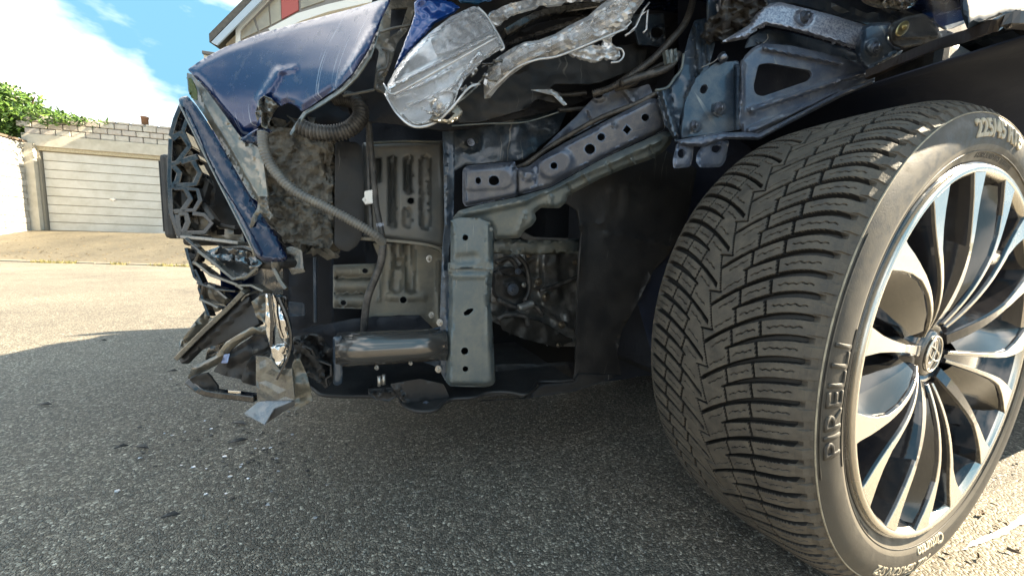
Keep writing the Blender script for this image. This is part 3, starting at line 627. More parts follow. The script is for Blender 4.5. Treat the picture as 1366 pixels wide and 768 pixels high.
def tyre_mesh(dense=True):
    if dense:
        th = np.concatenate([np.arange(74, 262, .135), np.arange(262, 432, 1.0)])
    else: th = np.arange(0, 360, 2.0)
    th = np.radians(th)
    zt = np.linspace(-.0165, -.2075, 206 if dense else 24)
    w = (zt+.112)/.0955; rt = .3282-.0045*w**2-.0105*np.abs(w)**9
    def side(sgn):
        # shoulder -> bead, outer side
        pr = [(.0105, .3105), (.0075, .3055), (.0048, .3020), (.0038, .3005), (.0030, .2985), (.0004, .2920), (-.0015, .2830), (-.0018, .2740), (-.0005, .2650), (.0015, .2585), (.0022, .2575), (.0048, .2510), (.0075, .2460), (.0095, .2425), (.0150, .2400)]
        return pr
    so = [(r, -z) for (z, r) in side(1)]                   # outer face, z ~ 0
    si = [(r, -.224+z) for (z, r) in side(1)]
    prof_r = np.concatenate([[r for r, z in so][::-1], rt, [r for r, z in si]])
    prof_z = np.concatenate([[z for r, z in so][::-1], zt, [z for r, z in si]])
    ns = len(so); T, J = len(th), len(prof_r)
    TH = th[:, None]*np.ones(J)[None]; Rr = np.ones(T)[:, None]*prof_r[None]; Z = np.ones(T)[:, None]*prof_z[None]
    u = (TH*.3275)[:, ns:ns+len(zt)]; ww = (np.ones(T)[:, None]*w[None]); aw = np.abs(ww)
    D = np.zeros_like(u)
    def gro(dist, half, dep, soft=.0007):
        nonlocal D
        k = np.clip((half+soft-dist)/(2*soft), 0, 1); D = np.maximum(D, dep*k)
    def per(x, P): return np.abs((x/P+.5) % 1-.5)*P
    right = ww > 0
    sh = .050*np.clip(1-aw, 0, 1)**1.75
    slope = np.abs(.050*1.75*np.clip(1-aw, 0, 1)**.75)/.0955; cs = 1/np.sqrt(1+slope**2)
    ph = np.where(right, 0.0, PER*.5)
    q = u-sh-ph
    half_w = .0016+.0013*sst_np((aw-.25)/.6)
    gro(per(q, PER)*cs, half_w, .0075)                     # long grooves
    q2 = q-PER*.5; shortm = sst_np((aw-.22)/.06)
    gro(per(q2, PER)*cs+(1-shortm)*.01, (half_w)*np.clip((aw-.15)*3, .3, 1), .0070)
    # zig-zag centre groove
    zz = (u/PER) % 1; cz = np.where(zz < .5, .055-.22*zz, -.055+.22*(zz-.5)); cz2 = .07*(((u/PER+.25) % 1)*2-1)
    gro(np.abs(ww-cz2)*.0955, .0007, .004, .0006)
    stp = per(u-PER*.75, PER); gro(stp+(aw > .085)*.01, .0008, .004, .0006)
    # slits along the tread, stepped from block to block
    kb = np.floor(q/(PER*.5)); fb = (q/(PER*.5)) % 1
    for a0, dw in ((.62, .0010), (.325, .0009)):
        gro(np.abs(aw-(a0+.045*(fb-.5)))*.0955, dw, .0045, .0006)
    # wavy sipes in the middle of each block
    wav = .0007*np.sin(ww*95)+.0005*np.sin(ww*41+kb*2.1)
    mid = (np.abs(fb-.5)*(PER*.5))*cs
    for lo, hi in ((.68, .97), (.375, .575), (.10, .28)):
        m_ = (aw > lo) & (aw < hi)
        gro(np.abs((fb-.5)*PER*.5+wav)*cs+(~m_)*.01, .00040, .0028, .00045)
    # shoulder end: grooves open out
    D = D*np.clip(1.0-.0*(aw), 0, 1)
    D += .00025*np.sin(u*900)*np.sin(ww*60)*(D < .0005)*0
    if dense:
        Rr[:, ns:ns+len(zt)] -= D
        # teeth along the shoulder edge
        e = TH*.3275
        tooth = per(e[:, :ns]-PER*.25*0, PER*.5) < PER*.12
        for k, j in enumerate(range(ns-2, ns)): Rr[:, j] -= np.where(tooth[:, j], .0026, 0)
        # raised protector rib and rings
        Rr += 0
        # raised pad on the sidewall (maker's panel)
        ang = np.degrees(TH) % 360
        pad = ((ang > 150) & (ang < 197))
        for j in range(4, 9): Z[:, j-0] += np.where(pad[:, j], .0, 0)
    X = Rr*np.cos(TH); Y = Rr*np.sin(TH)
    # flatten where it stands
    co = np.stack([X, Y, Z], -1).reshape(-1, 3)
    i = np.arange(T)[:, None]; j = np.arange(J-1)[None]; a = i*J+j; b = ((i+1) % T)*J+j
    q_ = np.stack([a, a+1, b+1, b], -1).reshape(-1, 4)
    me = bpy.data.meshes.new('tyre'); me.vertices.add(len(co)); me.vertices.foreach_set('co', co.ravel())
    nf = len(q_); me.loops.add(nf*4); me.loops.foreach_set('vertex_index', q_.ravel().astype(np.int32))
    me.polygons.add(nf); me.polygons.foreach_set('loop_start', np.arange(nf, dtype=np.int32)*4); me.polygons.foreach_set('loop_total', np.full(nf, 4, np.int32))
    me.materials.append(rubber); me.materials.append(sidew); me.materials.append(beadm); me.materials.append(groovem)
    jj = np.tile(np.arange(J-1), T); base_i = (((jj < ns-3) | (jj > ns+len(zt)+1)).astype(np.int32)+(jj < 6).astype(np.int32))
    if dense:
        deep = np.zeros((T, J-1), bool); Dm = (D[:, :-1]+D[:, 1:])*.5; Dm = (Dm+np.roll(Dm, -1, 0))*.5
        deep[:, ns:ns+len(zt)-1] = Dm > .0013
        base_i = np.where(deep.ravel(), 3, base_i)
    me.polygons.foreach_set('material_index', base_i.astype(np.int32))
    me.polygons.foreach_set('use_smooth', (((jj < ns-3) | (jj > ns+len(zt)+1))).astype(bool))
    me.update(calc_edges=True); me.validate(); return me
def wheel_empty(p, ax, rx, name='wheel'):
    o = empty(name); BASE.pop(o.name, None); o.parent = CAR; o.matrix_parent_inverse = BASE[CAR.name].inverted()
    Mx = Matrix((tuple(rx), tuple(np.cross(ax, rx)), tuple(ax))).transposed().to_4x4(); o.matrix_basis = Matrix.Translation(tuple(p)) @ Mx
    return o
WH = wheel_empty(HUB, AX, RX)
def sub(name, me): return link(bpy.data.objects.new(name, me), WH)
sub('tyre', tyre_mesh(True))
def zside(r):
    rs = [.2400, .2425, .2460, .2510, .2575, .2585, .2650, .2740, .2830, .2920, .2985, .3005, .302]; zs = [-.0150, -.0095, -.0075, -.0048, -.0022, -.0015, .0005, .0018, .0015, -.0004, -.0030, -.0038, -.0048]
    return float(np.interp(r, rs, zs))
def curved_text(name, txt, a_c, r_c, size, m, up=.0006, cwidth=1.0, outward=True, weight=0.0, shear=0.0):
    """letters standing on a circle, read clockwise, tops outward; a_c = angle of the middle"""
    c = bpy.data.curves.new(name, 'FONT'); c.body = txt; c.size = size; c.align_x = 'CENTER'; c.offset = weight; c.shear = shear; c.resolution_u = 3
    o = bpy.data.objects.new('tmp', c); S.collection.objects.link(o); bpy.context.view_layer.update()
    me = bpy.data.meshes.new_from_object(o.evaluated_get(bpy.context.evaluated_depsgraph_get())); bpy.data.objects.remove(o)
    bm = bmesh.new(); bm.from_mesh(me)
    bmesh.ops.subdivide_edges(bm, edges=[e for e in bm.edges if e.calc_length() > size*.25], cuts=3)
    f = bm.faces[:]; ex = bmesh.ops.extrude_face_region(bm, geom=f); top = {v for v in ex['geom'] if isinstance(v, bmesh.types.BMVert)}
    for v in bm.verts:
        a = rad(a_c)-v.co.x*cwidth/r_c; r = r_c+v.co.y-size*.35
        z = zside(r)+(up if v in top else -.0008)
        v.co = Vector((r*math.cos(a), r*math.sin(a), z))
    bmesh.ops.recalc_face_normals(bm, faces=bm.faces)
    me = bpy.data.meshes.new(name); bm.to_mesh(me); bm.free(); me.materials.append(m); return sub(name, me)
curved_text('lettering', '225/45 R18', 91, .2835, .0280, mat('pale_lettering', (0.42, 0.37, 0.28), .6), .0012, 1.05, weight=.0009)  # letters coloured paler than the sidewall rubber
curved_text('lettering', 'PIRELLI', 183.5, .283, .031, sidew, .0014, 1.3, weight=.0002)
curved_text('lettering', 'Cinturato', 272.5, .2670, .0190, mat('pale_lettering', (0.42, 0.37, 0.28), .6), .0009, 1.0, weight=.0005)
curved_text('lettering', 'ALL SEASON SF2', 257, .2860, .0185, letm, .0006, 1.15, weight=.0006, shear=.25)
curved_text('lettering', 'EXTRA LOAD M+S TUBELESS', 88, .2535, .0085, black, .0005, 1.0)
curved_text('lettering', 'CINTURATO  95V XL', 148, .2550, .0080, black, .0005, 1.05)
curved_text('lettering', 'RADIAL TUBELESS', 318, .2535, .0075, black, .0005, 1.0)
curved_text('lettering', 'TREAD PLIES', 228, .2535, .0060, black, .0004, 1.0)
# thin moulded rings and panel outline on the sidewall
def ring(name, r, z, tr, m, a0=0, a1=360, n=160, sq=1.0):
    V = []; Fc = []; full = abs(a1-a0) >= 360
    for i in range(n+(0 if full else 1)):
        a = rad(a0+(a1-a0)*i/n)
        for j in range(6):
            b = 2*math.pi*j/6; rr = r+tr*math.cos(b)*sq; V.append((rr*math.cos(a), rr*math.sin(a), z+tr*math.sin(b)))
    N = len(V)//6
    for i in range(N if full else N-1):
        for j in range(6): Fc.append((i*6+j, ((i+1) % N)*6+j, ((i+1) % N)*6+(j+1) % 6, i*6+(j+1) % 6))
    me = bpy.data.meshes.new(name); me.from_pydata(V, [], Fc); me.materials.append(m); me.polygons.foreach_set('use_smooth', [True]*len(Fc)); me.update(); return sub(name, me)
ring('moulded_rib', .3010, -.0040, .0009, letm)
ring('moulded_rib', .2578, -.0016, .0007, sidew)
ring('moulded_rib', .2665, .0012, .0006, sidew, 168, 200); ring('moulded_rib', .2975, -.002, .0007, sidew, 150, 200)
ring('rim_edge', .2440, -.0075, .0030, gloss)
# ------------------------------------------------------------------ rim
RIMP = [(.2425, -.006), (.2425, -.002), (.2415, .0), (.2365, .0004), (.2335, -.0015), (.2305, -.006), (.2275, -.016), (.222, -.04), (.2175, -.10), (.2150, -.19), (.232, -.2), (.241, -.21)]
me = lathe_mesh('rim', RIMP, 128, alloy); me.materials.append(rimblk)
k = len(RIMP)-1; me.polygons.foreach_set('material_index', [1 if (i % k) >= 5 else 0 for i in range(len(me.polygons))]); sub('rim', me)
def zface(r): return -.026+.0255*(1-(1-min(1, max(0, (r-.035)/.135)))**2.2)
def spoke_mesh(name, rows, depth=.034, flare=.006, m_side=None, base=None):
    """rows: (distance along the spoke, left edge, right edge); flat machined face with sloped black flanks"""
    V = []; Fc = []; FM = []; rows = list(rows); R_ = []
    for i in range(len(rows)-1):
        for j in range(3):
            u = j/3; R_.append(tuple(rows[i][k]*(1-u)+rows[i+1][k]*u for k in range(3)))
    R_.append(rows[-1])
    for (x, y0, y1) in R_:
        w = y1-y0; e = min(.0012, w*.2)
        for (y, dd) in ((y0-flare, 1), (y0-.0010, .0030), (y0, .0006), (y0+e*.5, 0), (y1-e*.5, 0), (y1, .0006), (y1+.0010, .0030), (y1+flare, 1)):
            r = math.hypot(x, y); q = min(1, .2345/r); z = zface(min(r, .2345)); dz = depth*(.55+.45*min(1, r/.2))
            V.append((x*q, y*q, z-(dz if dd == 1 else dd)))
    for i in range(len(R_)-1):
        for j in range(7):
            Fc.append((i*8+j, (i+1)*8+j, (i+1)*8+j+1, i*8+j+1)); FM.append(0 if 2 <= j <= 4 else 1)
    e = (len(R_)-1)*8
    Fc.append(tuple(range(8))); FM.append(1); Fc.append(tuple(e+j for j in range(8))[::-1]); FM.append(1)
    me = bpy.data.meshes.new(name); me.from_pydata(V, [], Fc); me.materials.append(base or alloy); me.materials.append(m_side or rimblk)
    bm = bmesh.new(); bm.from_mesh(me); bmesh.ops.recalc_face_normals(bm, faces=bm.faces); bm.to_mesh(me); bm.free()
    me.polygons.foreach_set('material_index', FM); return me
def spoke(rows, a0, **kw):
    me = spoke_mesh('spoke', rows, **kw); o = sub('spoke', me); o.rotation_euler = (0, 0, rad(a0)); return me
UA = [(.043, .0032, .0078), (.07, .0062, .0112), (.10, .0092, .0146), (.14, .0128, .0198), (.168, .0160, .0262), (.190, .0205, .0385), (.206, .0245, .0510), (.218, .0285, .0625), (.226, .031, .0700), (.2325, .032, .040)]
UB = [(r, -b, -a) for (r, a, b) in UA]
PA = [(.116, -.0022, .0022), (.15, -.0045, .0048), (.18, -.0060, .0072), (.205, -.0085, .0100), (.2335, -.0150, .0165)]
PB = [(.040, -.008, .008), (.07, -.0080, .0076), (.10, -.007, .0062), (.13, -.005, .0050), (.16, -.003, .004)]
mU1 = mU2 = mP = mB = mW = mV = None
def quadstrip(name, rows, m):
    V = [p for r in rows for p in r]; n = len(rows[0]); Fc = [(i*n+j, i*n+j+1, (i+1)*n+j+1, (i+1)*n+j) for i in range(len(rows)-1) for j in range(n-1)]
    me = bpy.data.meshes.new(name); me.from_pydata(V, [], Fc); me.materials.append(m); me.polygons.foreach_set('use_smooth', [True]*len(Fc)); me.update(); return me
def pol(r, a, z): return (r*math.cos(rad(a)), r*math.sin(rad(a)), z)
# web inside each double spoke, and the scooped blade beside each single spoke
webm = quadstrip('spoke_web', [[pol(r, a, zface(r)-d) for a in (-9, 0, 9)] for (r, d) in ((.045, .004), (.07, .006), (.10, .009), (.14, .015), (.18, .022), (.215, .030), (.236, .034))], rimblk)
bladem = mat('dark_blade_finish', (0.17, 0.16, 0.14), .2, .7, .6)
lightm = mat('satin_blade_finish', (0.075, 0.072, 0.066), .2, .75, .5)
def xy(x, y, z):
    r = math.hypot(x, y); q = min(1, .2335/r); return (x*q, y*q, z)
def rowz(x, d): return zface(x)-d
blade = quadstrip('spoke_blade', [[xy(x, y0, rowz(x, .0035)), xy(x, y1, rowz(x, d1*.5)), xy(x, y2, rowz(x, d1))] for (x, y0, y1, y2, d1) in ((.06, .011, .018, .026, .016), (.10, .0155, .028, .040, .020), (.14, .0205, .038, .054, .026), (.168, .0265, .046, .064, .030), (.190, .038, .057, .072, .034), (.206, .051, .066, .078, .036), (.218, .062, .074, .082, .036))], lightm)
blade_in = quadstrip('spoke_blade', [[xy(x, y0, rowz(x, d0)), xy(x, y1, rowz(x, d1))] for (x, y0, d0, y1, d1) in ((.06, .026, .016, .034, .036), (.10, .040, .020, .056, .044), (.14, .054, .026, .078, .050), (.168, .064, .030, .092, .054), (.190, .072, .034, .100, .056), (.206, .078, .036, .104, .056))], rimblk)
def mirrored(me, m):
    q = me.copy(); q.name = 'spoke_blade'
    for v in q.vertices: v.co.y = -v.co.y
    q.flip_normals(); return q
blade2 = mirrored(blade, lightm); blade2_in = mirrored(blade_in, rimblk)
for k in range(5):
    a0 = 62+72*k; a1 = 98+72*k
    if k == 0:
        mU1 = spoke(UA, a0); mU2 = spoke(UB, a0); mP = spoke(PA, a1, depth=.04); mB = spoke(PB, a1, depth=.03, base=rimblk)
    else:
        for me_, aa in ((mU1, a0), (mU2, a0), (mP, a1), (mB, a1)): sub('spoke', me_).rotation_euler = (0, 0, rad(aa))
    sub('spoke_web', webm).rotation_euler = (0, 0, rad(a0)); sub('spoke_blade', blade).rotation_euler = (0, 0, rad(a0)); sub('spoke_blade', blade_in).rotation_euler = (0, 0, rad(a0)); sub('spoke_blade', blade2).rotation_euler = (0, 0, rad(a0)); sub('spoke_blade', blade2_in).rotation_euler = (0, 0, rad(a0))
sub('hub', lathe_mesh('hub', [(0, -.034), (.030, -.034), (.036, -.031), (.040, -.027), (.044, -.030), (.060, -.040), (.066, -.060), (.068, -.12)], 48, rimblk))
cap = sub('hub_cap', lathe_mesh('hub_cap', [(0, -.0235), (.020, -.0238), (.0285, -.025), (.0315, -.027), (.033, -.031), (.034, -.036)], 48, mat('cap_graphite', (0.10, 0.095, 0.09), .25, .7, .5)))
def oval(name, cx, cy, rx, ry, tr, z, rot=0, a0=0, a1=360):
    V = []; Fc = []; n = 40
    for i in range(n):
        a = 2*math.pi*i/n; x = cx+rx*math.cos(a); y = cy+ry*math.sin(a); nx, ny = math.cos(a)/rx, math.sin(a)/ry; q = math.hypot(nx, ny); nx /= q; ny /= q
        for j in range(6):
            b = 2*math.pi*j/6; X = x+nx*tr*math.cos(b); Y = y+ny*tr*math.cos(b); V.append((X*math.cos(rot)-Y*math.sin(rot), X*math.sin(rot)+Y*math.cos(rot), z+tr*.6*math.sin(b)))
    for i in range(n):
        for j in range(6): Fc.append((i*6+j, ((i+1) % n)*6+j, ((i+1) % n)*6+(j+1) % 6, i*6+(j+1) % 6))
    me = bpy.data.meshes.new(name); me.from_pydata(V, [], Fc); me.materials.append(alloy); me.polygons.foreach_set('use_smooth', [True]*len(Fc)); return sub(name, me)
er = rad(62)
oval('emblem_ring', 0, 0, .0245, .0205, .0014, -.0225, er); oval('emblem_ring', 0, .001, .0072, .0185, .0012, -.0225, er); oval('emblem_ring', 0, .0085, .0170, .0095, .0012, -.0222, er)
nutm = bolt_mesh('lug_nut', zinc)
for k in range(5):
    a = rad(26+72*k); o = sub('lug_nut', nutm); o.location = (.050*math.cos(a), .050*math.sin(a), -.042); o.scale = (.0105,)*3
    sub('lug_seat', lathe_mesh('lug_seat', [(.0115, -.060), (.0115, -.040), (.0145, -.036), (.016, -.040)], 20, rimblk)).location = (.050*math.cos(a), .050*math.sin(a), 0)
sub('brake_disc', lathe_mesh('brake_disc', [(0, -.085), (.07, -.085), (.075, -.10), (.142, -.10), (.142, -.122), (.08, -.122)], 48, rustd))
bm = bmesh.new(); bmesh.ops.create_cube(bm, size=1)
for v in bm.verts: v.co = Vector((.075*v.co.x+.15, .19*v.co.y, .05*v.co.z-.085))
bmesh.ops.bevel(bm, geom=bm.edges[:], offset=.012, segments=3, affect='EDGES'); me = bpy.data.meshes.new('brake_caliper'); bm.to_mesh(me); bm.free(); me.materials.append(cast); sub('brake_caliper', me).rotation_euler = (0, 0, rad(-20))
sub('valve_stem', lathe_mesh('valve_stem', [(0, .0), (.003, .0), (.003, -.02), (.005, -.03), (.005, -.04)], 10, hose)).location = (.205*math.cos(rad(-64)), .205*math.sin(rad(-64)), -.012)
FRONT_CH = [c for c in WH.children]
lowt = tyre_mesh(False)
for (ds, dt, flip) in ((-2.64, 0, 1), (-2.64, 1.80, -1), (0, 1.80, -1)):
    p = car(HS+ds, HT+dt, .327); ax = -I3*flip; rx = -F3*flip
    w_ = wheel_empty(p, ax, rx)
    for c in FRONT_CH:
        if c.name.split('.')[0] in ('lettering', 'moulded_rib', 'lug_seat', 'valve_stem', 'emblem_ring', 'rim_edge'): continue
        n_ = c.copy(); n_.parent = w_; S.collection.objects.link(n_)
        if n_.name.startswith('tyre'): n_.data = lowt
    w_.name = 'wheel'
# ================================================================== BODY: hidden bulk of the car (casts the shadows)
def side_profile(name, pts, t0, t1, m, parent=CAR, bev=.03):
    V = [car(HS+s, t0, z) for s, z in pts]+[car(HS+s, t1, z) for s, z in pts]; n = len(pts)
    Fc = [tuple(range(n)), tuple(range(2*n-1, n-1, -1))]+[(i, i+n, (i+1) % n+n, (i+1) % n) for i in range(n)]
    o = mesh_obj(name, V, Fc, m, parent)
    bm = bmesh.new(); bm.from_mesh(o.data); bmesh.ops.recalc_face_normals(bm, faces=bm.faces); bm.to_mesh(o.data); bm.free()
    if bev: bevel(o, bev, 3)
    return o
arc = lambda cx, r, a0, a1, n=12: [(cx+r*math.cos(rad(a0+(a1-a0)*i/n)), .327+r*math.sin(rad(a0+(a1-a0)*i/n))) for i in range(n+1)]
cabin = [(-.47, .21), (-.47, .68), (-.36, .90), (-.55, 1.0), (-3.45, 1.05), (-3.55, .6), (-3.5, .3)]+arc(-2.64, .38, 200, -20)[0:0]+[(-3.03, .3)]+arc(-2.64, .39, 180, 0)+[(-2.24, .15)]
side_profile('side_panel', cabin, .20, .24, blue); side_profile('side_panel', cabin, 1.99, 2.03, blue)
side_profile('floor_pan', [(-.50, .17), (-.50, .97), (-3.4, .97), (-3.4, .3)], .42, 1.80, black)
side_profile('cabin_glass', [(-.62, .98), (-1.35, 1.50), (-1.7, 1.57), (-2.7, 1.56), (-3.35, 1.1), (-3.35, .98)], .32, 1.91, mat('car_glass', (0.02, 0.025, 0.03), .05, coat=1), bev=.05)
side_profile('roof', [(-1.30, 1.52), (-1.7, 1.585), (-2.7, 1.575), (-3.1, 1.44), (-2.7, 1.61), (-1.7, 1.62)], .36, 1.87, blue, bev=.01)
def surf(name, rows, m, thick=.003):
    V = [car(*p) for r in rows for p in r]; n = len(rows[0])
    Fc = [(i*n+j, i*n+j+1, (i+1)*n+j+1, (i+1)*n+j) for i in range(len(rows)-1) for j in range(n-1)]
    o = mesh_obj(name, V, Fc, m, CAR, True); q = o.modifiers.new('s', 'SOLIDIFY'); q.thickness = thick; q.offset = 0; return o
# bonnet, rear part of the left wing, right wing, right front corner
surf('bonnet', [[(s, t, z0-(.05*((t-1.14)/.8)**2)) for t in (.33, .5, .8, 1.14, 1.5, 1.8, 1.95)] for (s, z0) in ((-.04, .875), (-.12, .905), (-.4, .965), (-.75, 1.01), (-1.25, 1.03))], blue)
surf('front_wing', [[(HS+ds, t, z) for (t, z) in ((.34, .97), (.24, .955), (.170, .90), (.150, .80), (.148, .765 if ds > -.2 else .765-abs(ds+.2)*.6))] for ds in (-.02, -.12, -.25, -.36, -.43)], blue)
surf('front_wing', [[(ds, t, z) for (t, z) in ((1.94, .9), (2.05, .8), (2.08, .6), (2.08, .40))] for ds in (.0, -.2, -.34)], blue)
surf('bumper_cover', [[(.26, .95, z), (.25, 1.3, z), (.2, 1.6, z), (.1, 1.85, z), (-.1, 2.0, z), (-.33, 2.06, z)] for z in (.24, .5, .78)], blue)
surf('inner_wing', [[(ds, 1.78, .9), (ds, 1.78, .25)] for ds in (.0, -1.4)], dark)
surf('firewall', [[(-.62, .61, z), (-.62, 1.2, z), (-.62, 1.78, z)] for z in (.19, .5, .93)], dark)
# ------------------------------------------------------------------ dark structure behind everything
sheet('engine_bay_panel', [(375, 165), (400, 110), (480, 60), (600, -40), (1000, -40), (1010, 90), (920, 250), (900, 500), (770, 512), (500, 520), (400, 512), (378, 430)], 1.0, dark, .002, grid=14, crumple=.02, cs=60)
sheet('wheel_house', [(905, 150), (905, -70), (1140, -70), (1290, -70), (1366, -70), (1560, -70), (1560, 520), (1250, 520), (880, 512), (850, 400), (870, 260)], .60, liner, .002, grid=14, crumple=.008, cs=70, emb=[(1180, 60, 1300, 110, 6, .006), (1240, 40, 1366, 100, 6, .010), (900, 300, 870, 480, 5, .006), (1100, 100, 1230, 70, 9, .012), (1060, 150, 1300, 60, 7, .008), (890, 230, 1000, 200, 8, .008), (1280, 30, 1330, 150, 8, .010)])
def liner_arc(a0, a1, r, t0, t1, n=22):
    rows = []
    for i in range(n+1):
        a = rad(a0+(a1-a0)*i/n); q = r+.004*math.sin(i*1.3); rows.append([(HS-q*math.cos(a), t, .327+q*math.sin(a)) for t in (t0, (t0+t1)/2, t1)])
    return surf('arch_liner', rows, liner, .003)
liner_arc(0, 84, .405, .19, .60); 
for (x, y) in ((1210, 100), (1130, 118), (1320, 70), (905, 380)): bolt(x, y, .588, .009, dboltm, name='liner_clip')
surf('inner_splash_wall', [[(-.63, .60, z), (-.64, 1.9, z)] for z in (.175, .3)], satin)
# ------------------------------------------------------------------ upper front: bonnet edge panel, wing, strips
sheet('bonnet_edge_panel', [(250, 93), (272, 78), (300, 63), (350, 44), (420, 25), (480, 9), (519, -4), (518, 2), (508, 22), (498, 46), (487, 73), (470, 98), (452, 116), (430, 131), (408, 146), (402, 149), (396, 142), (384, 137), (374, 142), (366, 134), (352, 130), (345, 145), (349, 163), (344, 170), (322, 184), (308, 166), (290, 140), (268, 111)],
      [(250, 92, .800), (322, 184, .735), (390, 150, .64), (450, 120, .555), (515, 0, .50), (480, 8, .55), (420, 24, .63), (350, 130, .685), (350, 44, .74), (440, 70, .575), (300, 100, .745), (508, 22, .49), (470, 98, .515), (400, 90, .63)], blue, .0022, grid=4, rnd=3, crumple=.0012, cs=70, edge=(9, .006),
      emb=[(349, 132, 352, 165, 9, .008), (372, 96, 352, 128, 8, .005), (392, 92, 372, 96, 5, .004), (452, 118, 500, 40, 8, .006)])
sheet('bonnet_edge_flange', [(386, 178), (392, 168), (404, 150), (430, 134), (455, 118), (472, 98), (488, 74), (500, 46), (506, 40), (494, 76), (476, 103), (458, 121), (434, 137), (408, 152), (396, 170), (388, 181)], [(386, 178, .66), (430, 134, .57), (488, 74, .515), (506, 40, .50)], steel, .0015, grid=4, rnd=1)
sheet('torn_metal_edge', [(345, 134), (352, 128), (362, 132), (372, 142), (366, 150), (360, 160), (356, 172), (349, 168), (350, 150), (343, 162), (341, 150)], .672, gplast, .001, grid=3, rnd=1, crumple=.012, cs=8, emb=[(352, 134, 354, 166, 3, -.02)])
sheet('torn_metal_edge', [(320, 186), (345, 172), (356, 170), (364, 176), (352, 182), (350, 196), (340, 190), (330, 192)], .69, blue2, .001, grid=3, rnd=1, crumple=.006, cs=10)
sheet('headlamp_trim', [(249, 97), (256, 99), (275, 120), (300, 154), (322, 184), (343, 196), (350, 206), (353, 228), (357, 262), (347, 271), (335, 263), (300, 202), (276, 160), (258, 134), (251, 122)],
      [(250, 97, .795), (300, 170, .735), (345, 200, .68), (350, 262, .655), (335, 262, .675), (258, 134, .785)], trim, .003, grid=4, rnd=2, crumple=.003, cs=18, emb=[(258, 110, 345, 262, 5, .004), (300, 160, 345, 215, 3, .004), (330, 190, 350, 250, 3, -.004)])
sheet('green_marker_edge', [(251, 104), (255, 104), (263, 122), (263, 134), (256, 131), (252, 120)], .770, mat('olive_reflector', (0.07, 0.09, 0.02), .3), .002, grid=4, rnd=1)
sheet('bumper_strip', [(238, 132), (243, 129), (250, 128), (262, 141), (280, 168), (300, 202), (335, 264), (352, 290), (370, 318), (384, 344), (378, 349), (352, 349), (340, 341), (333, 330), (330, 316), (310, 276), (290, 238), (268, 196), (248, 156), (240, 144)],
      [(240, 132, .765), (300, 220, .690), (345, 290, .635), (384, 344, .590), (335, 335, .615), (250, 160, .745)], blue2, .004, grid=4, rnd=2, crumple=.0012, cs=30, edge=(4, .006), emb=[(322, 268, 345, 300, 5, .004)])
sweep('strip_edge', [(240, 140, .752), (252, 164, .735), (290, 240, .69), (330, 318, .612), (340, 342, .605)], .0016, gplast, n=6)
sheet('torn_bracket', [(336, 290), (343, 278), (345, 262), (356, 262), (359, 280), (366, 290), (360, 294), (352, 284), (346, 284), (341, 296), (336, 305), (333, 302)], .628, gplast, .0015, grid=3, rnd=1, crumple=.006, cs=9)
# number plate holder seen on edge
plz0, plz1 = pt(225, 318, .84)[2], pt(222, 205, .84)[2]
ps = pt(214, 260, .84)@F3
carbox('number_plate_holder', ps-.020, ps, .84, 1.36, plz0, plz1, black, bev=.007)
carbox('number_plate', ps+.0005, ps+.003, .848, 1.352, plz0+.012, plz1-.012, mat('plate_black', (0.02, 0.02, 0.022), .35), bev=.001)
carbox('plate_carrier', ps-.045, ps-.021, .852, 1.30, plz0-.012, plz1-.018, black, bev=.006)
# ------------------------------------------------------------------ grille: angular honeycomb
def A(x, y): return (200+x/3.49, 180+y/3.49)
def Ap(l): return [A(*p) for p in l]
sheet('grille_shell', Ap([(118, 0), (165, -120), (200, -90), (240, 30), (300, 180), (360, 300), (430, 430), (445, 515), (170, 490), (150, 460), (120, 370), (112, 200), (115, 60)]), .835, satin, .002, grid=7, crumple=.006, cs=30)
for pl in ([(128, 40), (165, 18), (205, 68), (155, 140), (120, 145)], [(150, 152), (215, 128), (248, 185), (225, 238), (150, 245), (158, 195)], [(175, 262), (238, 262), (248, 310), (225, 352), (150, 355), (196, 305)], [(165, 372), (262, 376), (302, 412), (270, 455), (160, 456), (196, 410)], [(300, 425), (425, 437), (442, 498), (280, 486)], [(128, -40), (165, -100), (195, -60), (175, -5), (128, 25)]):
    sheet('grille_cell', Ap(pl), .792, trim, .002, grid=6, rnd=1, crumple=.003)
for b_, w in (([(116, 148), (150, 138), (203, 68), (165, 12), (124, 34)], 9), ([(160, 138), (205, 122), (245, 112)], 12), ([(117, 256), (148, 226), (158, 186), (127, 152)], 10), ([(128, 246), (190, 240), (228, 236), (250, 186), (216, 128)], 10), ([(130, 362), (172, 357), (208, 304), (182, 256), (132, 254)], 10), ([(182, 256), (240, 262), (252, 310), (226, 354), (165, 356)], 8), ([(148, 374), (150, 420), (165, 462), (215, 464)], 9), ([(150, 372), (188, 372), (196, 410), (178, 456)], 10), ([(215, 368), (270, 376), (304, 412), (270, 456), (160, 457)], 9), ([(118, 20), (140, -60), (165, -120)], 7), ([(120, 26), (175, -5), (205, 68)], 8), ([(175, -5), (195, -60)], 7), ([(118, 30), (112, 200), (120, 370), (150, 460), (165, 480)], 7)):
    sweep('grille_bar', [(*A(*p), .772) for p in b_], 1, gloss, sec=(w/3.49*.0030, .034), straight=True)
sweep('grille_rail', [(*A(155, 474), .768), (*A(290, 486), .73), (*A(440, 506), .68)], 1, gplast, sec=(.0055, .02))
sweep('grille_rail', [(*A(300, 410), .80), (*A(360, 424), .77), (*A(425, 432), .74)], 1, black, sec=(.004, .02))
for (x, y) in ((328, 452), (408, 450)):
    a = A(x, y); sheet('clip_slot', [(a[0]-5, a[1]-4), (a[0]+5, a[1]-4), (a[0]+5, a[1]+4), (a[0]-5, a[1]+4)], .79, void, .001, grid=4, rnd=1)
